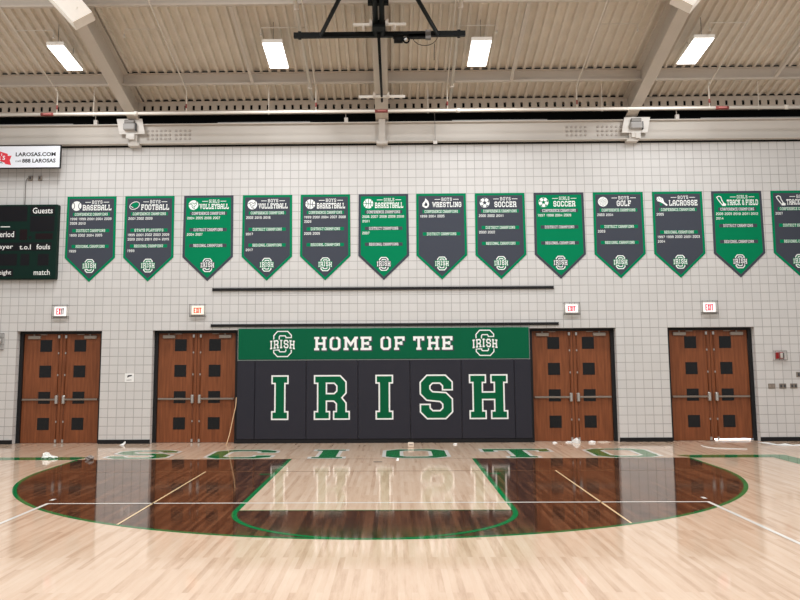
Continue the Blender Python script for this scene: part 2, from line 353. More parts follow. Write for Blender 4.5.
# ================================================================== THE SETTING
WX = 13.0
YB = -24.0
# --- end wall of scored block with four door openings
openings = [(-43*T, -33*T), (-27*T, -17*T), (17*T, 27*T), (33*T, 43*T)]
H_OP = 13*T
mb = MB(); xs = [-WX] + [x for o in openings for x in o] + [WX]
for i in range(0, len(xs), 2): mb.box(xs[i], xs[i+1], 0, .42, 0, H_OP)
mb.box(-WX, WX, 0, .42, H_OP, 35.2*T)
# faces that look sideways or up get the return material (horizontal joints only)
for k, f in enumerate(mb.f):
    P = [Vector(mb.v[i]) for i in f[:3]]; n = (P[1]-P[0]).cross(P[2]-P[0])
    if abs(n.y) < max(abs(n.x), abs(n.z)): mb.mi[k] = 1
structure(mb.build('wall_back', ['block', 'block_return']))
# dark void above the wall and a black strip standing in for the shadow under the girder
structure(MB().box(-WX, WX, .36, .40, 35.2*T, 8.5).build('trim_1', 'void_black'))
structure(MB().box(-WX, WX, -.014, 0, 7.110, 7.152).build('girder_shadow_strip', 'void_black'))
# --- baseboards
mb = MB()
for i in range(0, len(xs), 2): mb.box(xs[i], xs[i+1], -.016, 0, 0, .095)
structure(mb.build('baseboard_back', 'black_rubber'))
structure(MB().box(-3.50, 3.50, -.055, -.0165, 0, .085).build('trim_3', 'black_rubber'))

# --- floor and its painted court
floor = structure(MB().box(-WX, WX, YB, .42, -.05, 0).build('floor', 'maple'))
def on_floor(z): return lambda u, v: (u, v, z)
YL = -3.25                       # court end line
RC, YC = 6.02, YL-1.60           # three-point arc
def arc(r, yc, a0, a1, n): return [(r*math.cos(a0+(a1-a0)*k/n), yc+r*math.sin(a0+(a1-a0)*k/n)) for k in range(n+1)]
def line(name, pts, w, z, m, closed=False):
    mb = MB()
    for q in ribbon(pts, w/2, 0): mb.add([on_floor(z)(p.x, p.y) for p in q], [(0, 1, 2, 3)])
    return mb.build(name, m, floor)
MB().flat([[(RC, YL)] + arc(RC, YC, 0, -math.pi, 72) + [(-RC, YL)]], on_floor(.0008), 0).build('stained_zone', 'walnut_stain', floor)
KW, YF = 1.829, YL-5.79
MB().flat([[(-KW, YL), (KW, YL), (KW, YF), (-KW, YF)]], on_floor(.0014)).build('lane_panel', 'maple', floor)
line('three_point_line', [(RC-.03, YL)] + arc(RC-.03, YC, 0, -math.pi, 72) + [(-RC+.03, YL)], .065, .002, 'paint_green')
line('free_throw_line', [(-KW, YF), (KW, YF)], .03, .002, 'paint_green')
for s in (-1, 1):
    line('lane_line', [(s*(KW-.03), YL), (s*(KW-.03), YF)], .07, .0024, 'paint_green')
    line('lane_block_mark', [(s*KW, YL-2.25), (s*(KW+.22), YL-2.25)], .09, .0024, 'paint_green')
line('free_throw_circle', arc(KW-.03, YF, 0, -math.pi, 40), .07, .0028, 'paint_green')
# volleyball court: end line, side lines, service marks
line('volleyball_end_line', [(-4.52, -8.46), (4.52, -8.46)], .055, .0034, 'paint_white')
for s in (-1, 1):
    line('volleyball_side_line', [(s*4.495, -8.43), (s*4.495, YB)], .055, .0036, 'paint_white')
    line('service_mark', [(s*4.555, -8.2), (s*4.555, -8.06)], .055, .0034, 'paint_white')
    xe = 3.05; line('badminton_side_line', [(s*xe, -5.13), (s*xe, YC-math.sqrt(RC**2-xe**2)+.06)], .03, .0034, 'paint_tan')
line('badminton_end_line', [(-5.95, -5.13), (5.95, -5.13)], .03, .003, 'paint_tan_faint')
line('end_line', [(-6.0, YL), (6.0, YL)], .02, .0022, 'paint_tan_faint')
# broad green border outside the court lines, left open for the letters
for s in (-1, 1):
    MB().flat([[(s*6.06, YL), (s*7.62, YL), (s*7.62, YB), (s*8.03, YB), (s*8.03, YL+.46), (s*5.88, YL+.46)]], on_floor(.002)).build('court_border', 'paint_green', floor)
# six block letters painted behind the end line
for c, x0, x1 in (('S', -5.62, -4.28), ('C', -3.60, -2.18), ('I', -1.48, -.72), ('O', .0, 1.38), ('T', 2.05, 3.58), ('O', 4.22, 5.60)):
    a, b = big_letter(c, x0, x1, YL+.05, -1.47, .075)
    o = MB().flat(a, on_floor(.0026)).build('painted_letter', 'paint_white', floor)
    MB().flat(b, on_floor(.0034)).build('letter_fill', 'paint_green', floor).parent = o

# --- roof deck (ribbed metal), one sheet
mb = MB(); prof = []; k0 = int(-WX/T); rb, fl = .056, .066
for k in range(k0, -k0):
    x = k*T + .06
    prof += [(x-rb/2, 0), (x+rb/2, 0), (x+rb/2+.022, fl), (x+T-rb/2-.022, fl)]
ys = (.34, -2.0, -6.0, YB); v = [(x, y, deck_z(y)+z) for y in ys for x, z in prof]; n = len(prof)
mb.add(v, [(j*n+i, j*n+i+1, (j+1)*n+i+1, (j+1)*n+i) for j in range(len(ys)-1) for i in range(n-1)])
structure(mb.build('ceiling', 'deck_paint'))

# --- doors: black frame, two wooden leaves, hardware
def rails(mb, x, z): pass
for i, (x0, x1) in enumerate(openings):
    xc = (x0+x1)/2
    d = structure(root('door_%d' % (i+1), (xc, .2, 0)))
    d['label'] = ['outermost pair of wooden doors beside the scoreboard end of the wall', 'pair of wooden doors touching the pads, cord leaning at its edge',
                  'pair of wooden doors touching the pads with white scraps on its sill', 'pair of wooden doors with daylight showing under one leaf'][i]
    mb = MB(); fw = .085; fh = .06; top = H_OP-fh; YD = .235
    mb.box(x0, x0+fw, .17, .36, 0, H_OP); mb.box(x1-fw, x1, .17, .36, 0, H_OP); mb.box(x0+fw, x1-fw, .17, .36, top, H_OP)
    mb.box(x0+fw, x1-fw, YD+.05, .36, top-.03, top)
    mb.build('door_frame', 'black_frame', d)
    sill = (xc+.043) if i == 3 else x1-fw
    MB().box(x0+fw, sill, YD+.01, YD+.12, 0, .012).build('threshold', 'bronze', d)
    pm = xc+(.014 if xc < 0 else -.006); xm = xc+(0 if xc < 0 else .043)
    MB().box(xm-.025, xm+.025, YD+.046, YD+.058, .046, top).build('meeting_strip', 'door_wood', d)
    for s in (-1, 1):
        a, b = (x0+fw+.004, xm-.005) if s < 0 else (xm+.005, x1-fw-.004)
        gap = .045 if (i == 3 and s > 0) else .008
        ox = (lambda t: a+t) if s < 0 else (lambda t: b-t)
        leaf = MB().box(a, b, YD, YD+.045, gap, top-.004).build('door_leaf', 'door_wood', d)
        def part(name, mb, m):
            o = mb.build(name, m, d); o.parent = leaf; return o
        pc = pm + s*.412
        for zc in (.448, 1.062, 1.683, 2.295):
            part('glass_pane', MB().box(pc-.137, pc+.137, YD-.006, YD+.002, zc-.137, zc+.137).box(pc-.142, pc+.142, YD-.003, YD+.001, zc-.142, zc+.142), 'pane_dark')
        lo, hi = sorted((ox(.02), xm+s*.085))
        part('push_bar', MB().bbox(lo, hi, YD-.075, YD-.04, 1.0, 1.045, .008).box(lo, lo+.03, YD-.041, YD+.001, 1.005, 1.04).box(hi-.03, hi, YD-.041, YD+.001, 1.005, 1.04), 'bar_steel')
        hx = xm + s*.085
        part('latch_case', MB().bbox(hx-.033, hx+.033, YD-.085, YD, .92, 1.12, .012), 'chrome')
        part('vertical_rod', MB().tube([(hx, YD-.015, 1.12), (hx, YD-.015, top-.1)], .009), 'bronze')
        part('vertical_rod', MB().tube([(hx, YD-.015, .92), (hx, YD-.015, .1)], .009), 'bronze')
        for zc in (.05, .50, 1.60, 2.12, top-.07):
            r_ = .022 if zc in (.05, top-.07) else .013
            part('rod_guide', MB().box(hx-r_, hx+r_, YD-.03, YD+.0005, zc-r_*1.6, zc+r_*1.6), 'chrome')
        lo, hi = sorted((ox(.10), ox(.40)))
        part('door_closer', MB().bbox(lo, hi, YD-.06, YD, top-.125, top-.045, .01), 'closer_grey')
        part('closer_arm', MB().box(hi if s < 0 else lo-.16, (hi+.16) if s < 0 else lo, YD-.05, YD-.03, top-.028, top-.012).box(min(hi, lo)+.13, min(hi, lo)+.16, YD-.05, YD-.03, top-.06, top-.012), 'closer_grey')

# ================================================================== WALL PADS
PY = -.060
hx0, hx1 = -3.435, 3.432
hdr = root('header_pad', (0, 0, 1.93), 'long green wall pad with white HOME OF THE lettering above the charcoal pads', 'wall pad')
MB().bbox(hx0, hx1, PY, -.002, 1.935, 2.668, .012).build('pad_body', 'pad_green', hdr)
for x in (-1.82, -.601, .624, 1.827): MB().box(x-.004, x+.004, PY-.0008, PY+.002, 1.95, 2.65).build('panel_seam', 'vinyl_green', hdr)
MB().box(hx0, hx1, PY+.002, -.002, 1.918, 1.934).build('pad_lower_edge', 'edge_light', hdr)
MB().box(hx1, hx1+.012, PY+.004, -.004, 1.93, 2.66).build('pad_side_edge', 'edge_light', hdr)
for word, u0, u1 in (('HOME', -1.632, -.282), ('OF', -.066, .503), ('THE', .706, 1.632)):
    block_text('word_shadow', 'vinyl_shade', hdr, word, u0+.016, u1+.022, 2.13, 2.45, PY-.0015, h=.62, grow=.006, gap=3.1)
    block_text('word_lettering', 'vinyl_white', hdr, word, u0, u1, 2.15, 2.466, PY-.003, h=.62, gap=3.1)
def emblem(parent, cx, cz, hs, ws, y, fill, white, wi, hi_, border, dz=0.0):
    """varsity S with a white rim and IRISH across it"""
    a, b = big_letter('Sx', cx-ws/2, cx+ws/2, cz-hs/2, cz+hs/2, border)
    e = MB().flat(a, on_wall(y)).build('emblem', white, parent)
    o = MB().flat(b, on_wall(y-.0015)).build('emblem_fill', fill, parent); o.parent = e
    z0 = cz+dz-hi_/2; z1 = cz+dz+hi_/2
    bow = lambda u: .05*hs*math.cos((u-cx)/(wi/2)*1.4)-.02*hs
    for nm, m, yy, hh, gr in (('emblem_word_backing', fill, y-.003, .62, border*.75), ('emblem_word', white, y-.0042, .62, 0)):
        for o in block_text(nm, m, parent, 'IRISH', cx-wi/2, cx+wi/2, z0, z1, yy, h=hh, grow=gr, gap=2.7, bow=bow): o.parent = e
    return e
emblem(hdr, -2.383, 2.305, .615, .44, PY-.0015, 'pad_green', 'vinyl_white', .585, .20, .025, -.02)
emblem(hdr, 2.395, 2.305, .615, .44, PY-.0015, 'pad_green', 'vinyl_white', .585, .20, .025, -.02)
seams = [-3.452, -3.031, -1.82, -.601, .624, 1.827, 3.068, 3.462]
pad_info = [(None, 'narrow blank charcoal wall pad beside the door with the leaning cord'), (('I', -2.638, -2.23), 'charcoal wall pad with the green letter I that starts the word'),
            (('R', -1.638, -.79), 'charcoal wall pad with the green letter R'), (('I', -.192, .226), 'charcoal wall pad with the green letter I between R and S'),
            (('S', .842, 1.625), 'charcoal wall pad with the green letter S'), (('H', 2.0, 2.907), 'charcoal wall pad with the green letter H'),
            (None, 'narrow blank charcoal wall pad beside the door with scraps on its sill')]
for k, (L, lab) in enumerate(pad_info):
    a, b = seams[k], seams[k+1]
    p = tag(MB().bbox(a+.003, b-.003, PY, -.002, .088, 1.915, .014).build('wall_pad', 'pad_grey'), lab, 'wall pad', None)
    if L:
        A, B = big_letter(L[0], L[1], L[2], .535, 1.572, .034)
        o = MB().flat(A, on_wall(PY-.0015)).build('letter_outline', 'vinyl_white', p)
        MB().flat(B, on_wall(PY-.003)).build('letter_fill', 'vinyl_green', p)

# ================================================================== BANNERS
B_W = 1.205
BX = [-7.061, -5.647, -4.213, -2.785, -1.382, .022, 1.413, 2.826, 4.242, 5.666, 7.084, 8.499, 9.918]
CH = lambda s: s + ' CHAMPIONS'
banners = [
 ('BOYS', 'BASEBALL', 'baseball', 0, [(.44, CH('CONFERENCE'), '1998 1999 2001 2004 2008', '2009 2010'), (.84, CH('DISTRICT'), '1999 2002 2004 2005', ''), (1.225, CH('REGIONAL'), '1999', '')]),
 ('BOYS', 'FOOTBALL', 'football', 0, [(.44, CH('CONFERENCE'), '2001 2002 2009', ''), (.84, 'STATE PLAYOFFS', '1995 2001 2002 2003 2009', '2009 2010 2011 2014 2015'), (1.225, CH('REGIONAL'), '1999', '')]),
 ('GIRLS', 'VOLLEYBALL', 'volleyball', 1, [(.44, CH('CONFERENCE'), '2004 2005 2006 2007', ''), (.84, CH('DISTRICT'), '2004 2007', ''), (1.225, CH('REGIONAL'), '', '')]),
 ('BOYS', 'VOLLEYBALL', 'volleyball', 0, [(.44, CH('CONFERENCE'), '2002 2015 2016', ''), (.84, CH('DISTRICT'), '2017', ''), (1.225, CH('REGIONAL'), '2017', '')]),
 ('BOYS', 'BASKETBALL', 'basketball', 0, [(.44, CH('CONFERENCE'), '1999 2001 2004 2007 2008', '2009'), (.84, CH('DISTRICT'), '2008 2009', ''), (1.225, CH('REGIONAL'), '', '')]),
 ('GIRLS', 'BASKETBALL', 'basketball', 1, [(.44, CH('CONFERENCE'), '2006 2007 2008 2009 2010', '2011'), (.84, CH('DISTRICT'), '2007', ''), (1.225, CH('REGIONAL'), '', '')]),
 ('BOYS', 'WRESTLING', 'wrestling', 0, [(.44, CH('CONFERENCE'), '1998 2004 2005', ''), (.985, CH('DISTRICT'), '', '')]),
 ('BOYS', 'SOCCER', 'soccer', 0, [(.44, CH('CONFERENCE'), '2000 2002 2011', ''), (.84, CH('DISTRICT'), '2000 2002', ''), (1.225, CH('REGIONAL'), '', '')]),
 ('GIRLS', 'SOCCER', 'soccer', 1, [(.44, CH('CONFERENCE'), '1997 1998 2004 2009', ''), (.84, CH('DISTRICT'), '', ''), (1.225, CH('REGIONAL'), '', '')]),
 ('BOYS', 'GOLF', 'golf', 0, [(.44, CH('CONFERENCE'), '2003 2004', ''), (.84, CH('DISTRICT'), '2003', ''), (1.225, CH('REGIONAL'), '', '')]),
 ('BOYS', 'LACROSSE', 'lacrosse', 0, [(.44, CH('CONFERENCE'), '2005', ''), (.985, CH('REGIONAL'), '1997 1998 2000 2001 2003', '2004')]),
 ('GIRLS', 'TRACK & FIELD', 'track', 1, [(.44, CH('CONFERENCE'), '2008 2009 2010 2011 2012', '2014'), (.84, CH('DISTRICT'), '', ''), (1.225, CH('REGIONAL'), '', '')]),
 ('BOYS', 'TRACK & FIELD', 'track', 0, [(.44, CH('CONFERENCE'), '2007', ''), (.84, CH('DISTRICT'), '', ''), (1.225, CH('REGIONAL'), '', '')]),
]
TOP, SH, TIP = 5.897, 4.393, 3.812
def star_poly(c, r0, r1, n, ph=0): return [(c[0]+(r0 if k % 2 == 0 else r1)*math.cos(ph+math.pi*k/n), c[1]+(r0 if k % 2 == 0 else r1)*math.sin(ph+math.pi*k/n)) for k in range(2*n)]
def sport_icon(kind, parent, c, r, y, field):
    W, F = 'banner_white', field
    def st(mb, pts, w, yy):
        for q in ribbon(pts, w/2, 0): mb.add([(p.x, yy, p.y) for p in q], [(0, 1, 2, 3)])
        return mb
    base = None
    def put(name, mb, m):
        nonlocal base
        o = mb.build(name, m, parent)
        if base is None: base = o
        else: o.parent = base
        return o
    x, z = c
    P, Q = on_wall(y), on_wall(y-.0015)
    if kind in ('baseball', 'volleyball', 'basketball', 'soccer', 'golf'):
        put('sport_icon', MB().flat([disc(c, r, 28)], P), W); mb = MB()
        if kind == 'baseball':
            for s in (-1, 1): st(mb, [(x+s*(r*1.15-r*.75*math.cos(t)), z+r*.82*math.sin(t)) for t in [-1+.25*k for k in range(9)]], .016, y-.0015)
        elif kind == 'volleyball':
            for a in (0, 2.094, 4.189):
                for o_ in (-.035, .02): st(mb, [(x+math.cos(a+.9*t)*r*t+o_*math.cos(a+1.6), z+math.sin(a+.9*t)*r*t+o_*math.sin(a+1.6)) for t in (.05, .35, .65, .97)], .013, y-.0015)
        elif kind == 'basketball':
            st(mb, [(x-r, z+.01), (x+r, z-.01)], .014, y-.0015); st(mb, [(x-.01, z-r), (x+.01, z+r)], .014, y-.0015)
            for s in (-1, 1): st(mb, [(x+s*(r*1.05-r*.62*math.cos(t)), z+r*.85*math.sin(t)) for t in [-1+.25*k for k in range(9)]], .014, y-.0015)
        elif kind == 'soccer':
            mb.flat([disc(c, r*.36, 5, rot=math.pi/2)], Q)
            for k in range(5):
                a = math.pi/2+2*math.pi*k/5; st(mb, [(x+r*.34*math.cos(a), z+r*.34*math.sin(a)), (x+r*.7*math.cos(a), z+r*.7*math.sin(a))], .011, y-.0015)
                mb.flat([[(x+r*q*math.cos(a+d), z+r*q*math.sin(a+d)) for q, d in ((.68, 0), (.84, .32), (.97, .26), (.97, -.26), (.84, -.32))]], Q)
        else:
            for i in range(-3, 4):
                for j in range(-3, 4):
                    px, pz = x+(i+.5*(j % 2))*r*.27, z+j*r*.25
                    if math.hypot(px-x, pz-z) < r*.85: mb.flat([disc((px, pz), r*.075, 6)], Q)
        put('icon_pattern', mb, F)
    elif kind == 'football':
        put('sport_icon', MB().flat([disc(c, r*1.12, 26, r*.78, .45)], P), W)
        put('icon_pattern', MB().flat([disc(c, r*1.0, 26, r*.65, .45)], Q), F)
        put('icon_ball', MB().flat([disc((x+.012, z+.01), r*.76, 20, r*.56, .45)], on_wall(y-.003)), 'banner_green')
        put('icon_lace', MB().flat([[(x-r*.95, z+.0), (x-r*.5, z-.03), (x-r*.1, z-r*.55), (x-r*.3, z-r*.5), (x-r*.6, z-.04)]], on_wall(y-.0045)), W)
    elif kind == 'wrestling':
        put('sport_icon', MB().flat([[(x-.02, z-r), (x-.09, z-r*.6), (x-.085, z-.01), (x-.03, z+.06), (x-.01, z+r), (x+.055, z+.05), (x+.075, z-.03), (x+.06, z-r*.7), (x+.02, z-r)]], P), W)
        put('icon_pattern', MB().flat([[(x-.01, z-.075), (x-.045, z-.05), (x-.005, z+.03), (x+.035, z-.02), (x+.03, z-.065)]], Q), F)
    elif kind == 'lacrosse':
        put('sport_icon', MB().flat([[(x-.13, z+.04), (x-.12, z+.1), (x-.06, z+.115), (x+.02, z+.07), (x+.05, z-.02), (x+.13, z-.09), (x+.10, z-.115), (x+.02, z-.055), (x-.06, z-.01), (x-.11, z+.0)]], P), W)
        mb = MB()
        for k in range(3): st(mb, [(x-.115+.04*k, z+.025+.0*k), (x-.08+.04*k, z+.095-.012*k)], .008, y-.0015)
        put('icon_grooves', mb, F); put('icon_ball', MB().flat([disc((x-.03, z-.075), .036, 14)], P), 'banner_green')
    else:
        put('sport_icon', MB().flat([[(x-.12, z+.09), (x-.06, z+.125), (x-.0, z+.1), (x+.02, z+.02), (x+.06, z-.05), (x+.11, z-.08), (x+.10, z-.125), (x+.02, z-.125), (x-.05, z-.03), (x-.09, z+.03)]], P), W)
        put('icon_pattern', MB().flat([[(x-.095, z+.08), (x-.055, z+.1), (x-.02, z+.085), (x+.0, z+.01), (x+.035, z-.055), (x+.02, z-.09), (x-.03, z-.02), (x-.07, z+.035)]], Q), F)
words_ = {'BASEBALL': 'baseball', 'FOOTBALL': 'football', 'VOLLEYBALL': 'volleyball', 'BASKETBALL': 'basketball', 'WRESTLING': 'wrestling', 'SOCCER': 'soccer', 'GOLF': 'golf', 'LACROSSE': 'lacrosse', 'TRACK & FIELD': 'track and field'}
TW = {'BASEBALL': .70, 'FOOTBALL': .68, 'VOLLEYBALL': .71, 'BASKETBALL': .68, 'WRESTLING': .70, 'SOCCER': .53, 'GOLF': .34, 'LACROSSE': .68, 'TRACK & FIELD': .74}
for i, (sex, title, icon, girl, rows) in enumerate(banners):
    cx = BX[i]; w = B_W/2
    edge, field = ('banner_grey', 'banner_green') if girl else ('banner_green', 'banner_grey')
    outl = [(cx-w-.006, SH), (cx, TIP), (cx+w+.006, SH), (cx+w-.004, TOP), (cx-w+.004, TOP)]
    lab = '%s wall banner with %s trim for %s %s' % ('green' if girl else 'grey', 'grey' if girl else 'green', sex.lower(), words_[title])
    b = tag(MB().prism(outl, -.012, -.002).build('hanging_banner', edge), lab, 'banner', 'championship banners on the end wall')
    MB().flat([offset(outl, -.056)], on_wall(-.0135)).build('banner_field', field, b)
    y1, y2 = -.015, -.0165
    sport_icon(icon, b, (cx-.365, TOP-.235), .118, y1, field)
    tc = cx+.135
    block_text('heading_lettering', 'banner_white', b, sex, tc-.125, tc+.125, TOP-.182, TOP-.102, y1, h=.52, gap=3.0)
    for a0 in (-.29, .155): MB().flat([[(tc+a0, TOP-.152), (tc+a0+.135, TOP-.152), (tc+a0+.135, TOP-.138), (tc+a0, TOP-.138)]], on_wall(y1)).build('heading_rule', 'banner_white', b)
    tw = TW[title]
    block_text('title_lettering', 'banner_white', b, title, tc-tw/2, tc+tw/2, TOP-.345, TOP-.208, y1, h=.66, gap=2.5)
    bar, txt = ('banner_grey' if girl else 'banner_green'), 'banner_white'
    for z, head, l1, l2 in rows:
        MB().flat([[(cx-.45, TOP-z-.04), (cx+.45, TOP-z-.04), (cx+.45, TOP-z+.04), (cx-.45, TOP-z+.04)]], on_wall(y1)).build('heading_bar', bar, b)
        hw = .40 if head.startswith('CONF') else .35
        block_text('heading_lettering', txt, b, head, cx-hw, cx+hw, TOP-z-.033, TOP-z+.033, y2, h=.5, gap=2.6)
        for q, ln in enumerate((l1, l2)):
            if not ln: continue
            zz = TOP-z-.112-q*.108
            for j, yr in enumerate(ln.split()):
                u = cx-.51+j*.208
                block_text('year_lettering', txt, b, yr, u, u+.17, zz-.031, zz+.031, y1, h=.56, gap=2.2)
    emblem(b, cx, TOP-1.70, .33, .225, y1, 'banner_grey' if girl else 'banner_green', 'banner_white', .32, .115, .022)

# ================================================================== SCOREBOARD, SPONSOR SIGN
SY = -.18
sb = root('scoreboard', (-9.4, 0, 3.873), 'dark green scoreboard with blank digit windows, beside the baseball banner', 'scoreboard')
MB().bbox(-11.0, -7.818, SY, -.004, 3.873, 5.68, .02).build('scoreboard_case', 'board_green', sb)
def pan(name, x0, x1, z0, z1, m, y=SY-.003): MB().box(x0, x1, y, SY+.002, z0, z1).build(name, m, sb)
pan('digit_window', -10.2, -8.551, 5.27, 5.64, 'board_black'); pan('digit_window', -8.47, -7.885, 5.02, 5.40, 'board_black')
pan('caption_strip', -8.47, -7.885, 5.43, 5.63, 'board_black')
pan('caption_strip', -9.7, -8.80, 4.84, 5.06, 'board_black'); pan('digit_window', -8.711, -8.53, 4.815, 5.075, 'board_digit')
pan('digit_window', -8.33, -7.91, 4.83, 4.975, 'board_digit'); pan('indicator_lamp', -8.488, -8.42, 4.84, 4.905, 'board_black')
pan('caption_strip', -10.2, -7.93, 4.56, 4.755, 'board_black')
pan('digit_window', -9.6, -8.749, 4.203, 4.484, 'board_black'); pan('digit_window', -8.663, -8.453, 4.203, 4.48, 'board_black'); pan('digit_window', -8.25, -7.985, 4.2, 4.478, 'board_black')
pan('dash_mark', -9.18, -8.955, 5.13, 5.15, 'vinyl_white', SY-.005)
pan('caption_strip', -9.7, -8.83, 3.94, 4.12, 'board_black')
for s, x0, x1, z0, z1 in (('Guests', -8.421, -7.935, 5.458, 5.60), ('Period', -9.27, -8.847, 4.888, 5.03), ('Player', -9.33, -8.857, 4.575, 4.715),
                          ('t.o.l', -8.70, -8.43, 4.588, 4.706), ('fouls', -8.293, -7.963, 4.588, 4.712), ('Weight', -9.34, -8.87, 3.955, 4.09), ('match', -8.33, -7.945, 3.97, 4.1)):
    font_text(MB(), s, x0, x1, z0, z1, on_wall(SY-.0055), .008).build('caption_lettering', 'vinyl_white', sb)
sg = root('sponsor_sign', (-8.97, -.38, 6.52), 'white advertising sign with a red ribbon and black lettering above the scoreboard', 'sign')
k_ = .9863
gx = lambda x: .273+(x-.273)*k_
gz = lambda z: 1.945+(z-1.945)*k_
GY = -.385
MB().bbox(gx(-10.4), gx(-7.826), GY, -.345, gz(6.585), gz(7.165), .006).build('sign_frame', 'sign_black', sg)
MB().box(gx(-10.375), gx(-7.852), GY-.003, GY+.005, gz(6.61), gz(7.14)).build('sign_face', 'sign_white', sg)
for x in (-10.2, -8.9, -8.0): MB().box(x-.02, x+.02, -.346, -.0, 6.75, 6.79).build('sign_bracket', 'dark_grey', sg)
for t_, a, b, c, d, bo in (('LAROSAS.COM', -8.935, -7.955, 6.885, 6.985, .03), ('call', -8.935, -8.80, 6.745, 6.80, 0), ('888 LAROSAS', -8.77, -7.95, 6.725, 6.825, .03)):
    font_text(MB(), t_, gx(a), gx(b), gz(c), gz(d), on_wall(GY-.005), bo).build('lettering', 'sign_black', sg)
gp = lambda L: [[(gx(x), gz(z)) for x, z in L]]
MB().flat(gp([(-9.17, 6.90), (-9.035, 6.905), (-9.075, 6.79), (-9.035, 6.67), (-9.19, 6.70)]), on_wall(GY-.004)).build('ribbon_tail', 'sign_red', sg)
MB().flat(gp([(-10.1, 6.82), (-9.62, 7.0), (-9.32, 7.01), (-9.13, 6.95), (-9.13, 6.70), (-9.32, 6.78), (-9.62, 6.78), (-10.1, 6.60)]), on_wall(GY-.0045)).build('ribbon', 'sign_red', sg)
font_text(MB(), "La Rosa's", gx(-9.9), gx(-9.19), gz(6.80), gz(6.96), on_wall(GY-.006), .01).build('lettering', 'sign_white', sg)
font_text(MB(), 'PIZZERIA', gx(-9.75), gx(-9.24), gz(6.71), gz(6.765), on_wall(GY-.006), .01).build('lettering', 'sign_teal', sg)
# junction boxes and wire above the scoreboard
j1 = tag(MB().bbox(-8.632, -8.53, -.05, -.002, 6.30, 6.415, .006).build('mounted_junction_box', 'steel_plate'), 'small grey electrical box with a wire dropping to the scoreboard', 'electrical box')
MB().tube([(-8.632, -.02, 6.36), (-8.66, -.02, 6.35), (-8.69, -.02, 6.30), (-8.695, -.02, 6.2), (-8.69, -.02, 5.685)], .008, 6).build('wire', 'wire_grey', j1)
MB().box(-8.60, -8.56, -.054, -.049, 6.33, 6.39).build('cover_slot', 'dark_grey', j1)
j2 = tag(MB().bbox(-8.39, -8.30, -.05, -.002, 6.30, 6.415, .006).build('mounted_junction_box', 'steel_plate'), 'small grey electrical box without wire, above the scoreboard beside the wired one', 'electrical box')
MB().box(-8.36, -8.33, -.054, -.049, 6.33, 6.39).build('cover_slot', 'dark_grey', j2)

# ================================================================== SMALL THINGS ON THE WALL
exit_lab = ['lit exit sign with half of its lettering dark, nearest the scoreboard', 'lit exit sign with orange letters on a cream face', 'lit exit sign over the doors with scraps on the sill', 'lit exit sign over the outermost doors near the fire alarm']
for k, (x0, z0, z1) in enumerate(((-7.875, 2.935, 3.265), (-4.59, 2.95, 3.26), (4.275, 2.94, 3.24), (7.51, 2.935, 3.265))):
    x1 = x0+.36; e = root('exit_sign', (x0+.18, 0, z0), exit_lab[k], 'exit sign', 'exit signs over the doors')
    MB().bbox(x0+.03, x1-.03, -.075, -.002, z0+.055, z1-.045, .006).build('sign_housing', 'white_enamel', e)
    warm = k == 1
    MB().box(x0+.04, x1-.04, -.079, -.07, z0+.065, z1-.055).build('lit_face', 'exit_lit_warm' if warm else 'exit_lit', e)
    a, b, c, d = x0+.085, x1-.085, z0+.095, z1-.085
    red = 'exit_orange' if warm else 'exit_red'; lw = (b-a)/4
    w = [(0, .26), (.29, .56), (.60, .68), (.71, 1.0)]
    for q, ch in enumerate('EXIT'):
        u0, u1 = a+(b-a)*w[q][0], a+(b-a)*w[q][1]; t = .022; mb = MB(); y = -.081
        R = lambda ua, ub, va, vb: mb.add([(ua, y, va), (ub, y, va), (ub, y, vb), (ua, y, vb)], [(0, 1, 2, 3)])
        if ch == 'E': R(u0, u0+t, c, d); R(u0, u1, c, c+t); R(u0, u1, d-t, d); R(u0, u1-.01, (c+d)/2-t/2, (c+d)/2+t/2)
        elif ch == 'X':
            for p0, p1 in (((u0, c), (u1, d)), ((u0, d), (u1, c))):
                mb.add([(p0[0], y, p0[1]), (p0[0]+t if p0[0] < p1[0] else p0[0]-t, y, p0[1]), (p1[0], y, p1[1]), (p1[0]-t if p0[0] < p1[0] else p1[0]+t, y, p1[1])], [(0, 1, 2, 3)])
        elif ch == 'I': R((u0+u1)/2-t/2, (u0+u1)/2+t/2, c, d)
        else: R(u0, u1, d-t, d); R((u0+u1)/2-t/2, (u0+u1)/2+t/2, c, d)
        mb.build('sign_letter', 'exit_dark' if (k == 0 and q > 1) else red, e)
    mb = MB(); y = -.13; r = .006
    for z in (z0+.012, z0+.05, z1-.012): mb.tube([(x0, -.004, z), (x0, y, z), (x1, y, z), (x1, -.004, z)], r, 6)
    for x in (x0, x0+.12, x0+.24, x1): mb.tube([(x, y, z0), (x, y, z0+.055)], r, 6).tube([(x, y, z1-.03), (x, y, z1)], r, 6)
    for x in (x0, x1): mb.tube([(x, y, z0), (x, y, z1)], r, 6)
    mb.box(x0+.03, x1-.03, -.12, -.10, z0+.004, z0+.036).build('wire_guard_frame', 'wire_grey', e)
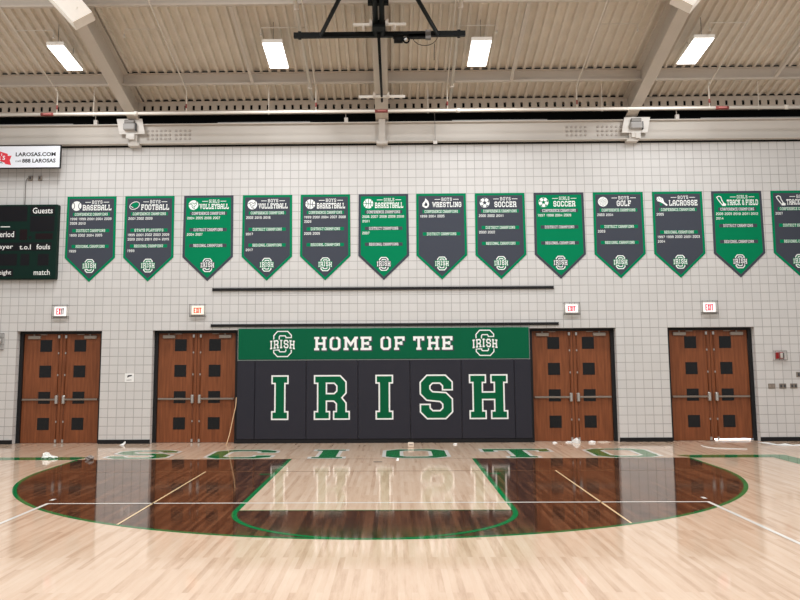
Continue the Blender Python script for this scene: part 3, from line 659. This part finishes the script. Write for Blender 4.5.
# two long black rails over the pads
for z, a, b, lab in ((3.606, -4.07, 4.045, 'upper of the two long black rails on the block wall'), (2.747, -4.09, 4.137, 'lower of the two long black rails, just above the green pad')):
    r_ = tag(MB().bbox(a, b, -.05, -.002, z-.033, z+.033, .006).build('wall_rail', 'black_rubber'), lab, 'rail')
    MB().box(a-.006, a, -.054, -.002, z-.037, z+.037).build('end_cap', 'black_frame', r_); MB().box(b, b+.006, -.054, -.002, z-.037, z+.037).build('end_cap', 'black_frame', r_)
ps = tag(MB().box(-6.122, -5.905, -.006, -.001, 1.43, 1.632).build('wall_notice', 'paper'), 'small square white notice on the block wall between two door pairs', 'notice')
MB().flat([[(-6.07, 1.545), (-6.05, 1.59), (-5.95, 1.60), (-5.96, 1.57), (-6.03, 1.555), (-6.045, 1.535)]], on_wall(-.0075)).flat([[(-6.08, 1.47), (-5.96, 1.475), (-5.96, 1.485), (-6.08, 1.48)]], on_wall(-.0075)).build('printed_marking', 'ink', ps)
hn = root('alarm_horn', (-9.15, 0, 2.2), 'grey caged bell with a dark centre at the left edge of the picture', 'bell')
MB().bbox(-9.33, -9.035, -.05, -.002, 2.2, 2.6, .012).build('back_box', 'grey_box', hn)
mb = MB()
mb.tube([(-9.185, -.05, 2.41), (-9.185, -.1, 2.41), (-9.185, -.13, 2.41)], [.12, .115, .06], 20); mb.build('bell_dome', 'chrome', hn)
MB().tube([(-9.185, -.129, 2.41), (-9.185, -.14, 2.41)], .045, 14).build('bell_centre', 'black_frame', hn)
mb = MB()
for z in (2.21, 2.33, 2.5, 2.59): mb.tube([(-9.33, -.05, z), (-9.31, -.16, z), (-9.05, -.16, z), (-9.035, -.05, z)], .006, 6)
mb.build('wire_guard_frame', 'wire_grey', hn)
al = root('fire_alarm', (9.28, 0, 1.86), 'red fire alarm with clear strobe in a wire guard beside the outermost doors', 'fire alarm')
MB().bbox(9.19, 9.375, -.06, -.002, 1.895, 2.045, .01).build('alarm_body', 'alarm_red', al)
MB().bbox(9.285, 9.345, -.09, -.055, 1.91, 2.03, .01).build('strobe_lens', 'alarm_clear', al)
MB().box(9.345, 9.375, -.064, -.05, 1.92, 2.03).build('speaker_grille', 'dark_grey', al)
mb = MB()
for z in (1.865, 2.075): mb.tube([(9.148, -.004, z), (9.148, -.12, z), (9.415, -.12, z), (9.415, -.004, z)], .008, 6)
for x in (9.148, 9.235, 9.325, 9.415): mb.tube([(x, -.12, 1.865), (x, -.12, 2.075)], .006, 6)
mb.build('wire_guard_frame', 'wire_grey', al)
for k, (x0, x1, z0, z1, lab) in enumerate(((8.985, 9.145, 1.205, 1.32, 'steel outlet plate nearest the outermost doors, first of three in a row'), (9.24, 9.40, 1.205, 1.32, 'steel outlet plate in the middle of three in a row'),
                              (9.495, 9.655, 1.205, 1.32, 'steel outlet plate last of three in a row, under the switch plate'), (9.65, 9.76, 1.465, 1.585, 'small steel switch plate above the row of outlet plates'))):
    p = tag(MB().bbox(x0, x1, -.02, -.002, z0, z1, .005).build('outlet_plate', 'steel_plate'), lab, 'outlet')
    nn = 2 if k < 3 else 1
    for q in range(nn):
        u = x0+(x1-x0)*(q+.5)/nn
        MB().box(u-.022, u+.022, -.023, -.018, z0+.025, z1-.025).build('socket_face', 'dark_grey' if k else 'closer_grey', p)

# ================================================================== ROOF STEEL
def sl(x, y, dz): return (x, y, deck_z(y)+dz)
def sloped(mb, x0, x1, y0, y1, d0, d1, mi=0):
    """box following the roof slope between two depths below the deck"""
    v = [sl(x, y, d) for d in (d0, d1) for y in (y0, y1) for x in (x0, x1)]
    return mb.add(v, [(0, 2, 3, 1), (4, 5, 7, 6), (0, 1, 5, 4), (2, 6, 7, 3), (0, 4, 6, 2), (1, 3, 7, 5)], mi)
RD = -.60
for xr, lab in ((-6.02, 'sloping steel roof beam over the doors nearest the scoreboard'), (0.0, 'sloping steel roof beam above the middle of the pads, behind the black hoist'), (6.02, 'sloping steel roof beam over the doors far from the scoreboard')):
    r_ = root('steel_rafter', (xr, -.1, 7.7), lab, 'roof beam')
    y0, y1 = .15, YB+.2; hw = .13 if xr else .155
    sloped(MB(), xr-hw, xr+hw, y0, y1, RD, RD+.022).build('bottom_flange', 'steel_paint', r_)
    sloped(MB(), xr-hw, xr+hw, y0, y1, -.026, -.004).build('top_flange', 'steel_paint', r_)
    sloped(MB(), xr-.009, xr+.009, y0, y1, RD+.022, -.026).build('web', 'steel_paint', r_)
    # end post standing in front of the girder
    p = root('steel_post', (xr, -.3, 7.02), lab.replace('sloping steel roof beam', 'short steel post').replace(', behind the black hoist', ''), 'post')
    MB().box(xr-.135, xr+.135, -.225, -.015, 7.095, 7.150).build('base_plate', 'girder_paint', p)
    MB().box(xr-.08, xr+.08, -.215, -.201, 7.150, 7.665).build('face_flange', 'girder_paint', p)
    MB().box(xr-.08, xr+.08, -.215, -.02, 7.665, 7.70).build('cap_plate', 'steel_paint', p)
bays = [(-12.0, -6.02), (-6.02, 0), (0, 6.02), (6.02, 12.0)]
bay_name = ['above the scoreboard', 'above letters I and R', 'above letters S and H', 'above the fire alarm']
for k, (a, b) in enumerate(bays):
    g = root('girder', ((a+b)/2, -.25, 7.04), 'pale steel girder along the wall top ' + bay_name[k], 'girder')
    ga, gb = a+.014, b-.014
    MB().box(ga, gb, -.20, -.015, 7.153, 7.178).build('bottom_flange', 'girder_paint', g)
    MB().box(ga, gb, -.20, -.015, 7.618, 7.642).build('top_flange', 'girder_paint', g)
    MB().box(ga, gb, -.115, -.10, 7.178, 7.618).build('web', 'girder_paint', g)
    if k in (1, 2):
        mb = MB()
        cols = [-5.65+.105*i for i in range(6)] + [-4.97+.11*i for i in range(4)] if k == 1 else [4.43+.11*i for i in range(5)] + [5.17+.11*i for i in range(6)]
        for x in cols:
            for z in (7.485, 7.385, 7.285): mb.tube([(x*1.01, -.116, z), (x*1.01, -.136, z)], [.034, .028], 8)
        mb.build('rivet_pattern', 'bolt_grey', g)
# purlins: one per bay and row, held to the rafter webs
def purlin(a, b, y, name_lab, holes=False):
    p = root('purlin', ((a+b)/2, y, deck_z(y)-.28), name_lab, 'purlin', 'purlins under the roof deck')
    a += .012; b -= .012; z1 = deck_z(y)-.004; z0 = z1-(.335 if holes else .282)
    if holes:
        zs, ze = z1-.222, z1-.102; mb = MB(); n = int((b-a)/T); off = ((b-a)-n*T)/2
        mb.box(a, b, y-.01, y+.01, z0, zs); mb.box(a, b, y-.01, y+.01, ze, z1)
        xx = a
        for i in range(n):
            h0 = a+off+i*T+.072; mb.box(xx, h0, y-.01, y+.01, zs, ze); xx = h0+.06
        mb.box(xx, b, y-.01, y+.01, zs, ze); mb.build('slotted_web_lattice', 'steel_paint', p)
    else: MB().box(a, b, y+.03, y+.045, z0+.012, z1-.012).build('web', 'steel_paint', p)
    yb = y-.045 if not holes else y-.03
    MB().box(a, b, yb, y+.045, z0, z0+.012).box(a, b, yb, yb+.012, z0+.012, z0+.045).build('bottom_flange', 'steel_paint', p)
    MB().box(a, b, yb, y+.045, z1-.012, z1).build('top_flange', 'steel_paint', p)
    MB().box(a, b, y-.01, y+.03, z1, z1+.042).build('flute_shadow_strip', 'black_rubber', p)  # black strip stands in for the unlit flute gaps above the purlin
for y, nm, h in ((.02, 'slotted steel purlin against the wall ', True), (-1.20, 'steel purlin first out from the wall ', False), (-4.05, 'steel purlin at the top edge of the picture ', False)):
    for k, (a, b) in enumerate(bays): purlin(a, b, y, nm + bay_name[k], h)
# struts that tie the purlins at mid bay
for x, lab in ((-9.05, 'over the scoreboard'), (-2.98, 'between the scoreboard end and the hoist'), (3.0, 'between the hoist and the fire alarm end'), (9.05, 'over the fire alarm')):
    s_ = tag(sloped(MB(), x-.035, x+.035, -1.247, -4.0, -.284, -.272).add([], []).build('sag_strut', 'steel_paint'), 'thin steel strut under the roof deck ' + lab, 'strut')
    sloped(MB(), x-.035, x-.027, -1.26, -4.0, -.272, -.22).build('strut_leg', 'steel_paint', s_)
# long pipes either side of the hoist
for x, lab in ((-1.645, 'scoreboard'), (1.635, 'fire alarm')):
    p_ = tag(MB().tube([sl(x, -.6, -.36), sl(x, -9, -.36)], .036, 10).build('support_pipe', 'pipe_tan'), 'beige pipe running down the roof slope on the %s side of the hoist' % lab, 'pipe')
    for y in (-1.2, -4.05): MB().box(x-.05, x+.05, y-.02, y+.02, deck_z(y)-.40, deck_z(y)-.285).build('pipe_clamp', 'steel_paint', p_)

# sprinkler pipework
sp = root('sprinkler_pipe', (0, -.45, 7.85), 'white sprinkler pipe running the width of the wall under the roof edge', 'pipe')
PYs, PZ = -1.08, 7.648
MB().tube([(-12, PYs, PZ), (12, PYs, PZ)], .036, 12).build('main_run', 'pipe_white', sp)
for x in (-7.80, 0.0, 7.86): 
    l_ = MB().tube([(x-.15, PYs, PZ), (x+.15, PYs, PZ)], .040, 12).build('pipe_label', 'label_red', sp)
    MB().box(x-.09, x+.10, PYs-.043, PYs-.035, PZ-.012, PZ+.014).build('label_text_strip', 'label_white', sp).parent = l_
for x in (-5.72, 1.78, 9.34): MB().tube([(x-.04, PYs, PZ), (x+.04, PYs, PZ)], .052, 12).build('coupling', 'pipe_white', sp)
for x in (-6.71, -2.62, 1.08, 5.1, 8.70): MB().tube([(x, PYs-.02, PZ+.0), (x, PYs-.02, deck_z(PYs)+.0)], .007, 6).tube([(x, PYs, PZ+.05), (x, PYs, PZ-.06)], .012, 6).build('hanger_rod', 'pipe_tan', sp)
for x in (-7.58, -4.55, -1.52, 1.53, 4.53, 7.58):
    D = -.345
    b_ = MB().tube([sl(x, -9, D), sl(x, -1.15, D), (x, PYs, deck_z(PYs)+D-.03), (x, PYs, PZ)], .0155, 8).build('branch_pipe', 'pipe_tan', sp)
    xs_ = {-1.52: -2.46, 1.53: 2.42, -7.58: -6.78, 4.53: 5.32, -4.55: -5.3, 7.58: 6.8}[x]
    MB().tube([sl(x, -3.4, D), sl(xs_, -3.4, D), sl(xs_, -3.4, D-.12)], .008, 6).tube([sl(xs_, -3.4, D-.12), sl(xs_, -3.4, D-.16), sl(xs_, -3.4, D-.165), sl(xs_, -3.4, D-.172)], [.016, .016, .03, .03], 8).build('sprinkler_head', 'pipe_tan', sp).parent = b_
    MB().tube([(x, PYs, 7.76), (x, PYs, 7.86)], .020, 8).build('red_band', 'label_red', sp).parent = b_
    MB().tube([sl(x, -1.20, D), sl(x, -1.10, D)], .024, 8).build('elbow', 'pipe_tan', sp).parent = b_
# little white brackets on the girder, with their rods
for x, lab in ((-6.985, 'over the doors nearest the scoreboard'), (-.87, 'over the pads'), (7.13, 'over the outermost doors near the fire alarm')):
    b_ = tag(MB().bbox(x-.045, x+.045, -.19, -.10, 7.6425, 7.76, .008).build('beam_bracket', 'white_plate'), 'small white bracket sitting on the girder ' + lab, 'bracket')
    MB().tube([(x-.01, -.15, 7.76), (x-.01, -.15, 7.96)], .008, 6).build('bracket_rod', 'pipe_tan', b_)
b_ = tag(MB().bbox(1.235, 1.33, -.235, -.2005, 7.075, 7.15, .006).build('mounted_pull_box', 'white_plate'), 'small white box at the lower edge of the girder near the hoist pipe', 'box')
MB().tube([(1.28, -.22, 7.15), (1.28, -.22, 7.6), (1.275, -.22, 7.86)], .006, 6).build('wire', 'wire_grey', b_)
for a, b, lab in ((-9.6, -7.55, 'above the scoreboard'), (-4.0, -1.75, 'above the letters I and R'), (1.7, 4.0, 'above the letters S and H'), (7.7, 10.2, 'above the fire alarm')):
    tag(MB().box(a, b, -.16, -.10, 7.6425, 7.675).build('metal_strip', 'grey_box'), 'flat grey metal strip lying on top of the girder ' + lab, 'metal strip')
# boards with grey boxes at the two outer posts
for s, cx, cz, lab in ((-1, -6.09, 7.565, 'white tilted board with a grey box at the post nearest the scoreboard'), (1, 6.10, 7.485, 'white tilted board with a grey box at the post far from the scoreboard')):
    q = root('equipment_board', (cx, -.24, cz-.19), lab, 'equipment board'); k = .04*-s
    MB().prism([(cx-.31-k, cz+.19), (cx-.31+k*.9, cz-.19), (cx+.31+k, cz-.19), (cx+.31-k, cz+.19)], -.265, -.245).build('back_board', 'white_plate', q)
    MB().bbox(cx-.15, cx+.13, -.39, -.265, cz-.11, cz+.05, .015).build('equipment_case', 'grey_box', q)
    MB().bbox(cx-.13, cx+.11, -.37, -.265, cz+.055, cz+.14, .01).build('equipment_cap', 'wire_grey', q)
    MB().box(cx-.11, cx+.10, -.265, -.2155, cz-.30, cz-.19).box(cx-.02, cx+.1, -.29, -.26, cz-.33, cz-.19).build('mounting_arm', 'white_plate', q)
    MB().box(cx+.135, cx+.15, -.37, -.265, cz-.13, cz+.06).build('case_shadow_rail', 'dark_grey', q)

# ================================================================== LIGHTS IN THE ROOF
def hz(y): return 8.12 - .12*y
lab4 = ['lit ceiling light at the scoreboard end of the row', 'lit ceiling light between the scoreboard end and the black hoist', 'lit ceiling light on the fire alarm side of the hoist', 'lit ceiling light at the fire alarm end of the row']
LP = [(-6.82, .34), (-2.25, .40), (2.13, .40), (6.75, .40)]
LW = 138
LF = .84
def lamp(x, y, z, w, l, e, tilt):
    L = bpy.data.lights.new('ceiling_lamp', 'AREA'); L.shape = 'RECTANGLE'; L.size = w; L.size_y = l; L.energy = e; L.color = (.97, .985, 1.0)
    o = bpy.data.objects.new('ceiling_lamp', L); COL.objects.link(o); o.location = (x, y, z); o.rotation_euler = (tilt, 0, 0); return o
for k, (x, w) in enumerate(LP):
    y0, y1 = -2.05, -3.2; f = root('ceiling_light', (x, -2.62, hz(-2.62)), lab4[k], 'ceiling light', 'lit lights in the roof')
    def sb_(mb, a, b, c, d, e0, e1):
        v = [(xx, yy, hz(yy)+dd) for dd in (e0, e1) for yy in (c, d) for xx in (a, b)]
        return mb.add(v, [(0, 2, 3, 1), (4, 5, 7, 6), (0, 1, 5, 4), (2, 6, 7, 3), (0, 4, 6, 2), (1, 3, 7, 5)])
    sb_(MB(), x-w/2-.015, x+w/2+.015, y0+.02, y1-.02, .012, .085).build('light_housing', 'white_enamel', f)
    sb_(MB(), x-w/2, x+w/2, y0, y1, 0, .012).build('light_lens', 'lens', f)
    mb = MB()
    for yy in (y0-.15, y1+.15): mb.tube([(x, yy, hz(yy)+.08), (x, yy, deck_z(yy)+.01)], .006, 6)
    mb.build('hanger_rod', 'wire_grey', f)
    lamp(x, -2.625, hz(-2.625)-.008, w-.02, 1.12, LW*LF, -math.atan(.12))
for y in (-8.0, -13.0, -18.0, -23.0):
    for x, w in LP: lamp(x, y, deck_z(y)-.5, .4, 1.2, LW*1.08, 0)

# white box fixtures under the outer roof beams
for s, lab in ((-1, 'white open box fixture under the roof beam nearest the scoreboard'), (1, 'white open box fixture under the roof beam far from the scoreboard')):
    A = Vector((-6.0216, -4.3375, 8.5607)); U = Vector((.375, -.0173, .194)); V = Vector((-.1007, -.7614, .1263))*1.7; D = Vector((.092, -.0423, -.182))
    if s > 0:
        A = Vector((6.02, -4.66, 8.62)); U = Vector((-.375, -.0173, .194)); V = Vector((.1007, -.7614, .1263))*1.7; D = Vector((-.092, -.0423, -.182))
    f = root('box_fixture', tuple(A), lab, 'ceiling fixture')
    t = .012
    MB().obox(A, U, V, -D.normalized()*t).build('face_panel', 'box_face_glow', f)  # faint glow added to the material only to brighten this face
    u, v_ = U.normalized()*t, V.normalized()*t
    MB().obox(A-v_*-1*0, U, -v_, D).build('end_shroud', 'shroud_grey', f)
    MB().obox(A, -u, V, D).build('side_shroud', 'white_enamel', f)
    MB().obox(A+U*.5+V*.3-D.normalized()*t, u*2, v_*2, Vector((0, 0, .10))).build('mounting_stem', 'steel_paint', f)
    MB().obox(A+U*.55+V*.22-D.normalized()*.001*-1, u*3, v_*.8, D*.02).build('name_tag', 'grey_box', f)

# ================================================================== BASKETBALL HOIST
hs = root('basketball_hoist', (0, -3.7, 8.5), 'black folded basketball hoist hanging under the middle roof beam', 'basketball hoist')
def bp(x, y, d=-.665-.045): return sl(x, y, d)
MB().obox((-1.74, -3.72, deck_z(-3.66)-.74), (3.49, 0, 0), (0, .1, 0), (0, 0, .1)).build('cross_bar', 'hoist_black', hs)
for s in (-1, 1):
    MB().box(s*1.62-.03, s*1.62+.03, -3.725, -3.615, deck_z(-3.66)-.76, deck_z(-3.66)-.62).build('bar_clamp', 'hoist_black', hs)
    MB().tube([bp(s*1.2, -3.66), bp(s*.12, -6.4)], .042, 10).build('diagonal_brace', 'hoist_black', hs)
    MB().tube([bp(s*.065, -3.66), bp(s*.065, -8.0)], .052, 10).build('mast_tube', 'hoist_black', hs)
MB().box(-.13, .13, -4.12, -3.60, deck_z(-3.9)-.76, deck_z(-3.9)-.62).build('hinge_bracket', 'hoist_black', hs)
MB().obox(bp(-.2, -4.65, -.74), (.4, 0, 0), (0, -.08, .02), (0, 0, .09)).build('mast_clamp', 'hoist_black', hs)
MB().tube([sl(-.01, -3.8, -.74), sl(.015, -1.07, -.655)], [.032, .026], 10).build('brace_pole', 'hoist_black', hs)
for y, x0, x1 in ((-1.284, -.515, .55), (-3.94, -.52, .545)):
    z = deck_z(y)-.655
    b_ = MB().tube([(x0, y, z), (x1, y, z)], .036, 12).build('clamp_pipe', 'pipe_white', hs)
    for s in (-1, 1):
        MB().box(s*.16-.03, s*.16+.03, y-.045, y+.045, z-.04, z+.10).build('beam_clamp', 'steel_paint', hs).parent = b_
        if y < -3: MB().tube([(s*.31, y, z), (s*.31, y, z-.11)], .03, 10).build('pipe_tee', 'pipe_white', hs).parent = b_
zb = deck_z(-3.66)-.70
w_ = MB().tube([(.30, -3.70, zb-.10), (.48, -3.70, zb-.10)], .085, 14).build('winch_motor', 'hoist_black', hs)
MB().box(.28, .5, -3.73, -3.6, zb-.06, zb+.04).build('winch_bracket', 'hoist_black', hs).parent = w_
MB().tube([(.55+.06*math.cos(t), -3.70, zb-.12+.06*math.sin(t)) for t in [k*math.pi/6 for k in range(13)]], .018, 6, cap=False).build('winch_hook', 'hoist_black', hs).parent = w_
MB().box(.50, .56, -3.71, -3.67, zb-.12, zb).build('winch_plate', 'chrome', hs).parent = w_
MB().box(.6, 1.0, -3.72, -3.6, zb-.07, zb+.001).build('limit_rail', 'hoist_black', hs)
MB().box(.94, 1.05, -3.735, -3.62, zb-.10, zb+.08).build('limit_box', 'wire_grey', hs)
MB().tube([(.93+.26*math.cos(t), -3.69, zb-.02+.22*math.sin(t)) for t in [math.pi+k*math.pi/10 for k in range(11)]] , .008, 6).tube([(1.12, -3.69, zb-.2), (1.11, -3.69, zb-.55)], .008, 6).build('control_cable', 'cable', hs)

# ================================================================== THINGS LYING ON THE FLOOR
tw = tag(MB().blob((-6.72, -2.98, .03), (.085, .09, .085), 3, 12, 8, .28).blob((-6.60, -3.0, .02), (.10, .07, .035), 4, 12, 6, .28).build('crumpled_towel', 'cloth_white'), 'crumpled white towel on the green border before the outermost doors', 'towel')
tag(MB().blob((-5.76, -3.22, .03), (.09, .07, .05), 9, 10, 6, .25).build('cloth_lump', 'lump_grey'), 'small grey crumpled cloth lying between the towel and the first floor letter', 'cloth')
pp = MB(); pp.add([(-6.08, -.40, .004), (-5.96, -.44, .004), (-5.96, -.30, .05), (-5.98, -.28, .09), (-6.03, -.30, .04)], [(0, 1, 2, 3, 4)]); pp.add([(-6.08, -.40, .004), (-6.03, -.30, .04), (-6.02, -.25, .004)], [(0, 1, 2)]); pp.add([(-5.98, -.28, .09), (-5.96, -.30, .05), (-5.97, -.24, .003)], [(0, 1, 2)])
tag(pp.build('folded_paper', 'paper'), 'folded white paper standing at the wall foot under the notice', 'paper')
bx = tag(MB().bbox(.545, .675, -1.12, -.95, 0.001, .10, .012).build('cardboard_box', 'card'), 'small pale cardboard box on the floor behind the first letter O', 'box')
MB().box(.57, .65, -1.122, -1.118, .05, .07).build('box_mark', 'lump_grey', bx)
def scrap(x, y, w, d, seed, lab, m='paper', h=.03):
    r = random.Random(seed); pts = [(x+w*math.cos(t)*r.uniform(.6, 1), y+d*math.sin(t)*r.uniform(.6, 1), r.uniform(.003, h)) for t in [k*math.pi/4 for k in range(8)]]
    mb = MB().add(pts + [(x, y, h*1.2)], [(k, (k+1) % 8, 8) for k in range(8)])
    lo = [(p[0], p[1], .001) for p in pts]; mb.add(pts + lo, [(k, 8+k, 8+(k+1) % 8, (k+1) % 8) for k in range(8)])
    return tag(mb.build('paper_scrap', m), lab, 'scrap')
scrap(1.63, -.5, .06, .05, 1, 'tiny white scrap on the floor below the pad with letter S')
scrap(3.93, -.25, .07, .10, 2, 'white paper scrap before the leaf beside the pads, apart from the others')
scrap(4.27, -.16, .10, .10, 5, 'flat white paper scrap just beside the middle of the door sill'); scrap(4.45, -.20, .11, .16, 3, 'largest crumpled white paper scrap at the middle of the door sill', h=.10)
scrap(4.80, -.15, .12, .10, 4, 'thin white paper scrap before the far leaf of the scraps doors', h=.04); scrap(5.08, -.13, .16, .08, 6, 'long grey white scrap at the frame of the scraps doors', 'card', .02)
tag(MB().add([(-.012+.29, -3.62, .003), (.33, -3.62, .003), (.335, -3.22, .003), (.30, -3.22, .003), (.29, -3.62, .006), (.33, -3.62, .006), (.335, -3.22, .012), (.30, -3.22, .012)], [(4, 5, 6, 7), (0, 1, 5, 4), (1, 2, 6, 5), (2, 3, 7, 6), (3, 0, 4, 7)]).build('tape_tab', 'paper'), 'small upright white strip of tape at the end line before the first letter O', 'tape')
tag(MB().box(-.15, .02, -3.82, -3.76, .003, .006).build('tape_strip', 'black_rubber'), 'short black strip on the lane just inside the end line', 'tape')
tag(MB().tube([(7.03, -.95, .008), (7.0, -1.15, .008), (7.03, -1.4, .008), (7.12, -1.56, .008), (7.3, -1.63, .008), (7.5, -1.68, .008), (7.7, -1.80, .008)], .008, 6).build('white_string', 'paper'), 'thin white string lying on the floor before the doors showing daylight', 'string')
st_ = MB()
for k, (p, q, w) in enumerate((((8.62, -.25), (8.72, -.95), .07), ((8.70, -.9), (9.05, -1.0), .09), ((8.95, -1.0), (9.4, -1.05), .06), ((9.35, -1.0), (9.9, -1.25), .05))):
    d = (Vector(q)-Vector(p)).normalized(); n = Vector((-d.y, d.x))*w; h = -.02+.012*(k % 2)
    st_.add([(p[0]+n.x, p[1]+n.y, .004), (p[0]-n.x, p[1]-n.y, .004), (q[0]-n.x, q[1]-n.y, .004), (q[0]+n.x, q[1]+n.y, .004), ((p[0]+q[0])/2, (p[1]+q[1])/2, .05+h)], [(0, 1, 4), (1, 2, 4), (2, 3, 4), (3, 0, 4)])
tag(st_.build('crumpled_tape', 'paper'), 'crumpled white tape strewn along the wall foot past the outermost doors', 'tape')
tag(MB().tube([(-3.462, -.03, 1.06), (-3.475, -.045, .85), (-3.52, -.08, .62), (-3.58, -.2, .22), (-3.615, -.33, .02), (-3.615, -.4, .008)], .011, 8).build('leaning_cord', 'cord_tan'), 'thin tan cord leaning at the pad edge beside the doors', 'cord')

# ================================================================== DAYLIGHT OUTSIDE THE LAST DOORS
structure(MB().box(6.2, 9.4, .35, 4.0, -.06, -.005).build('exterior_ground', 'ground_out'))
L = bpy.data.lights.new('daylight', 'AREA'); L.shape = 'RECTANGLE'; L.size = 3; L.size_y = 3; L.energy = 900; L.color = (.86, .92, 1.0)
o = bpy.data.objects.new('daylight', L); COL.objects.link(o); o.location = (7.9, 2.4, 2.4)

# ================================================================== WORLD, CAMERA
w = bpy.data.worlds.new('hall_light'); SC.world = w; w.use_nodes = True
w.node_tree.nodes['Background'].inputs[0].default_value = (1.0, .985, .97, 1); w.node_tree.nodes['Background'].inputs[1].default_value = .55
cam = bpy.data.cameras.new('camera'); co = bpy.data.objects.new('camera', cam); COL.objects.link(co)
cam.sensor_fit = 'HORIZONTAL'; cam.sensor_width = 36; cam.lens = 862.7342*36/800
cam.shift_x = (400-381.2368)/800; cam.shift_y = (249.0107-300)/800
R = Vector((.99985979, .01582189, -.00548416)); U = Vector((.00743571, -.12605331, .9919956)); F = Vector((-.01500395, .99189729, .12615328))
M = Matrix((R, U, -F)).transposed().to_4x4(); M.translation = Vector((.27305539, -20.53978476, 1.9454092)); co.matrix_world = M
SC.camera = co
SC.view_settings.view_transform = 'Standard'; SC.view_settings.look = 'None'; SC.view_settings.gamma = 1
SC.view_settings.use_curve_mapping = False; SC.view_settings.exposure = 0.04
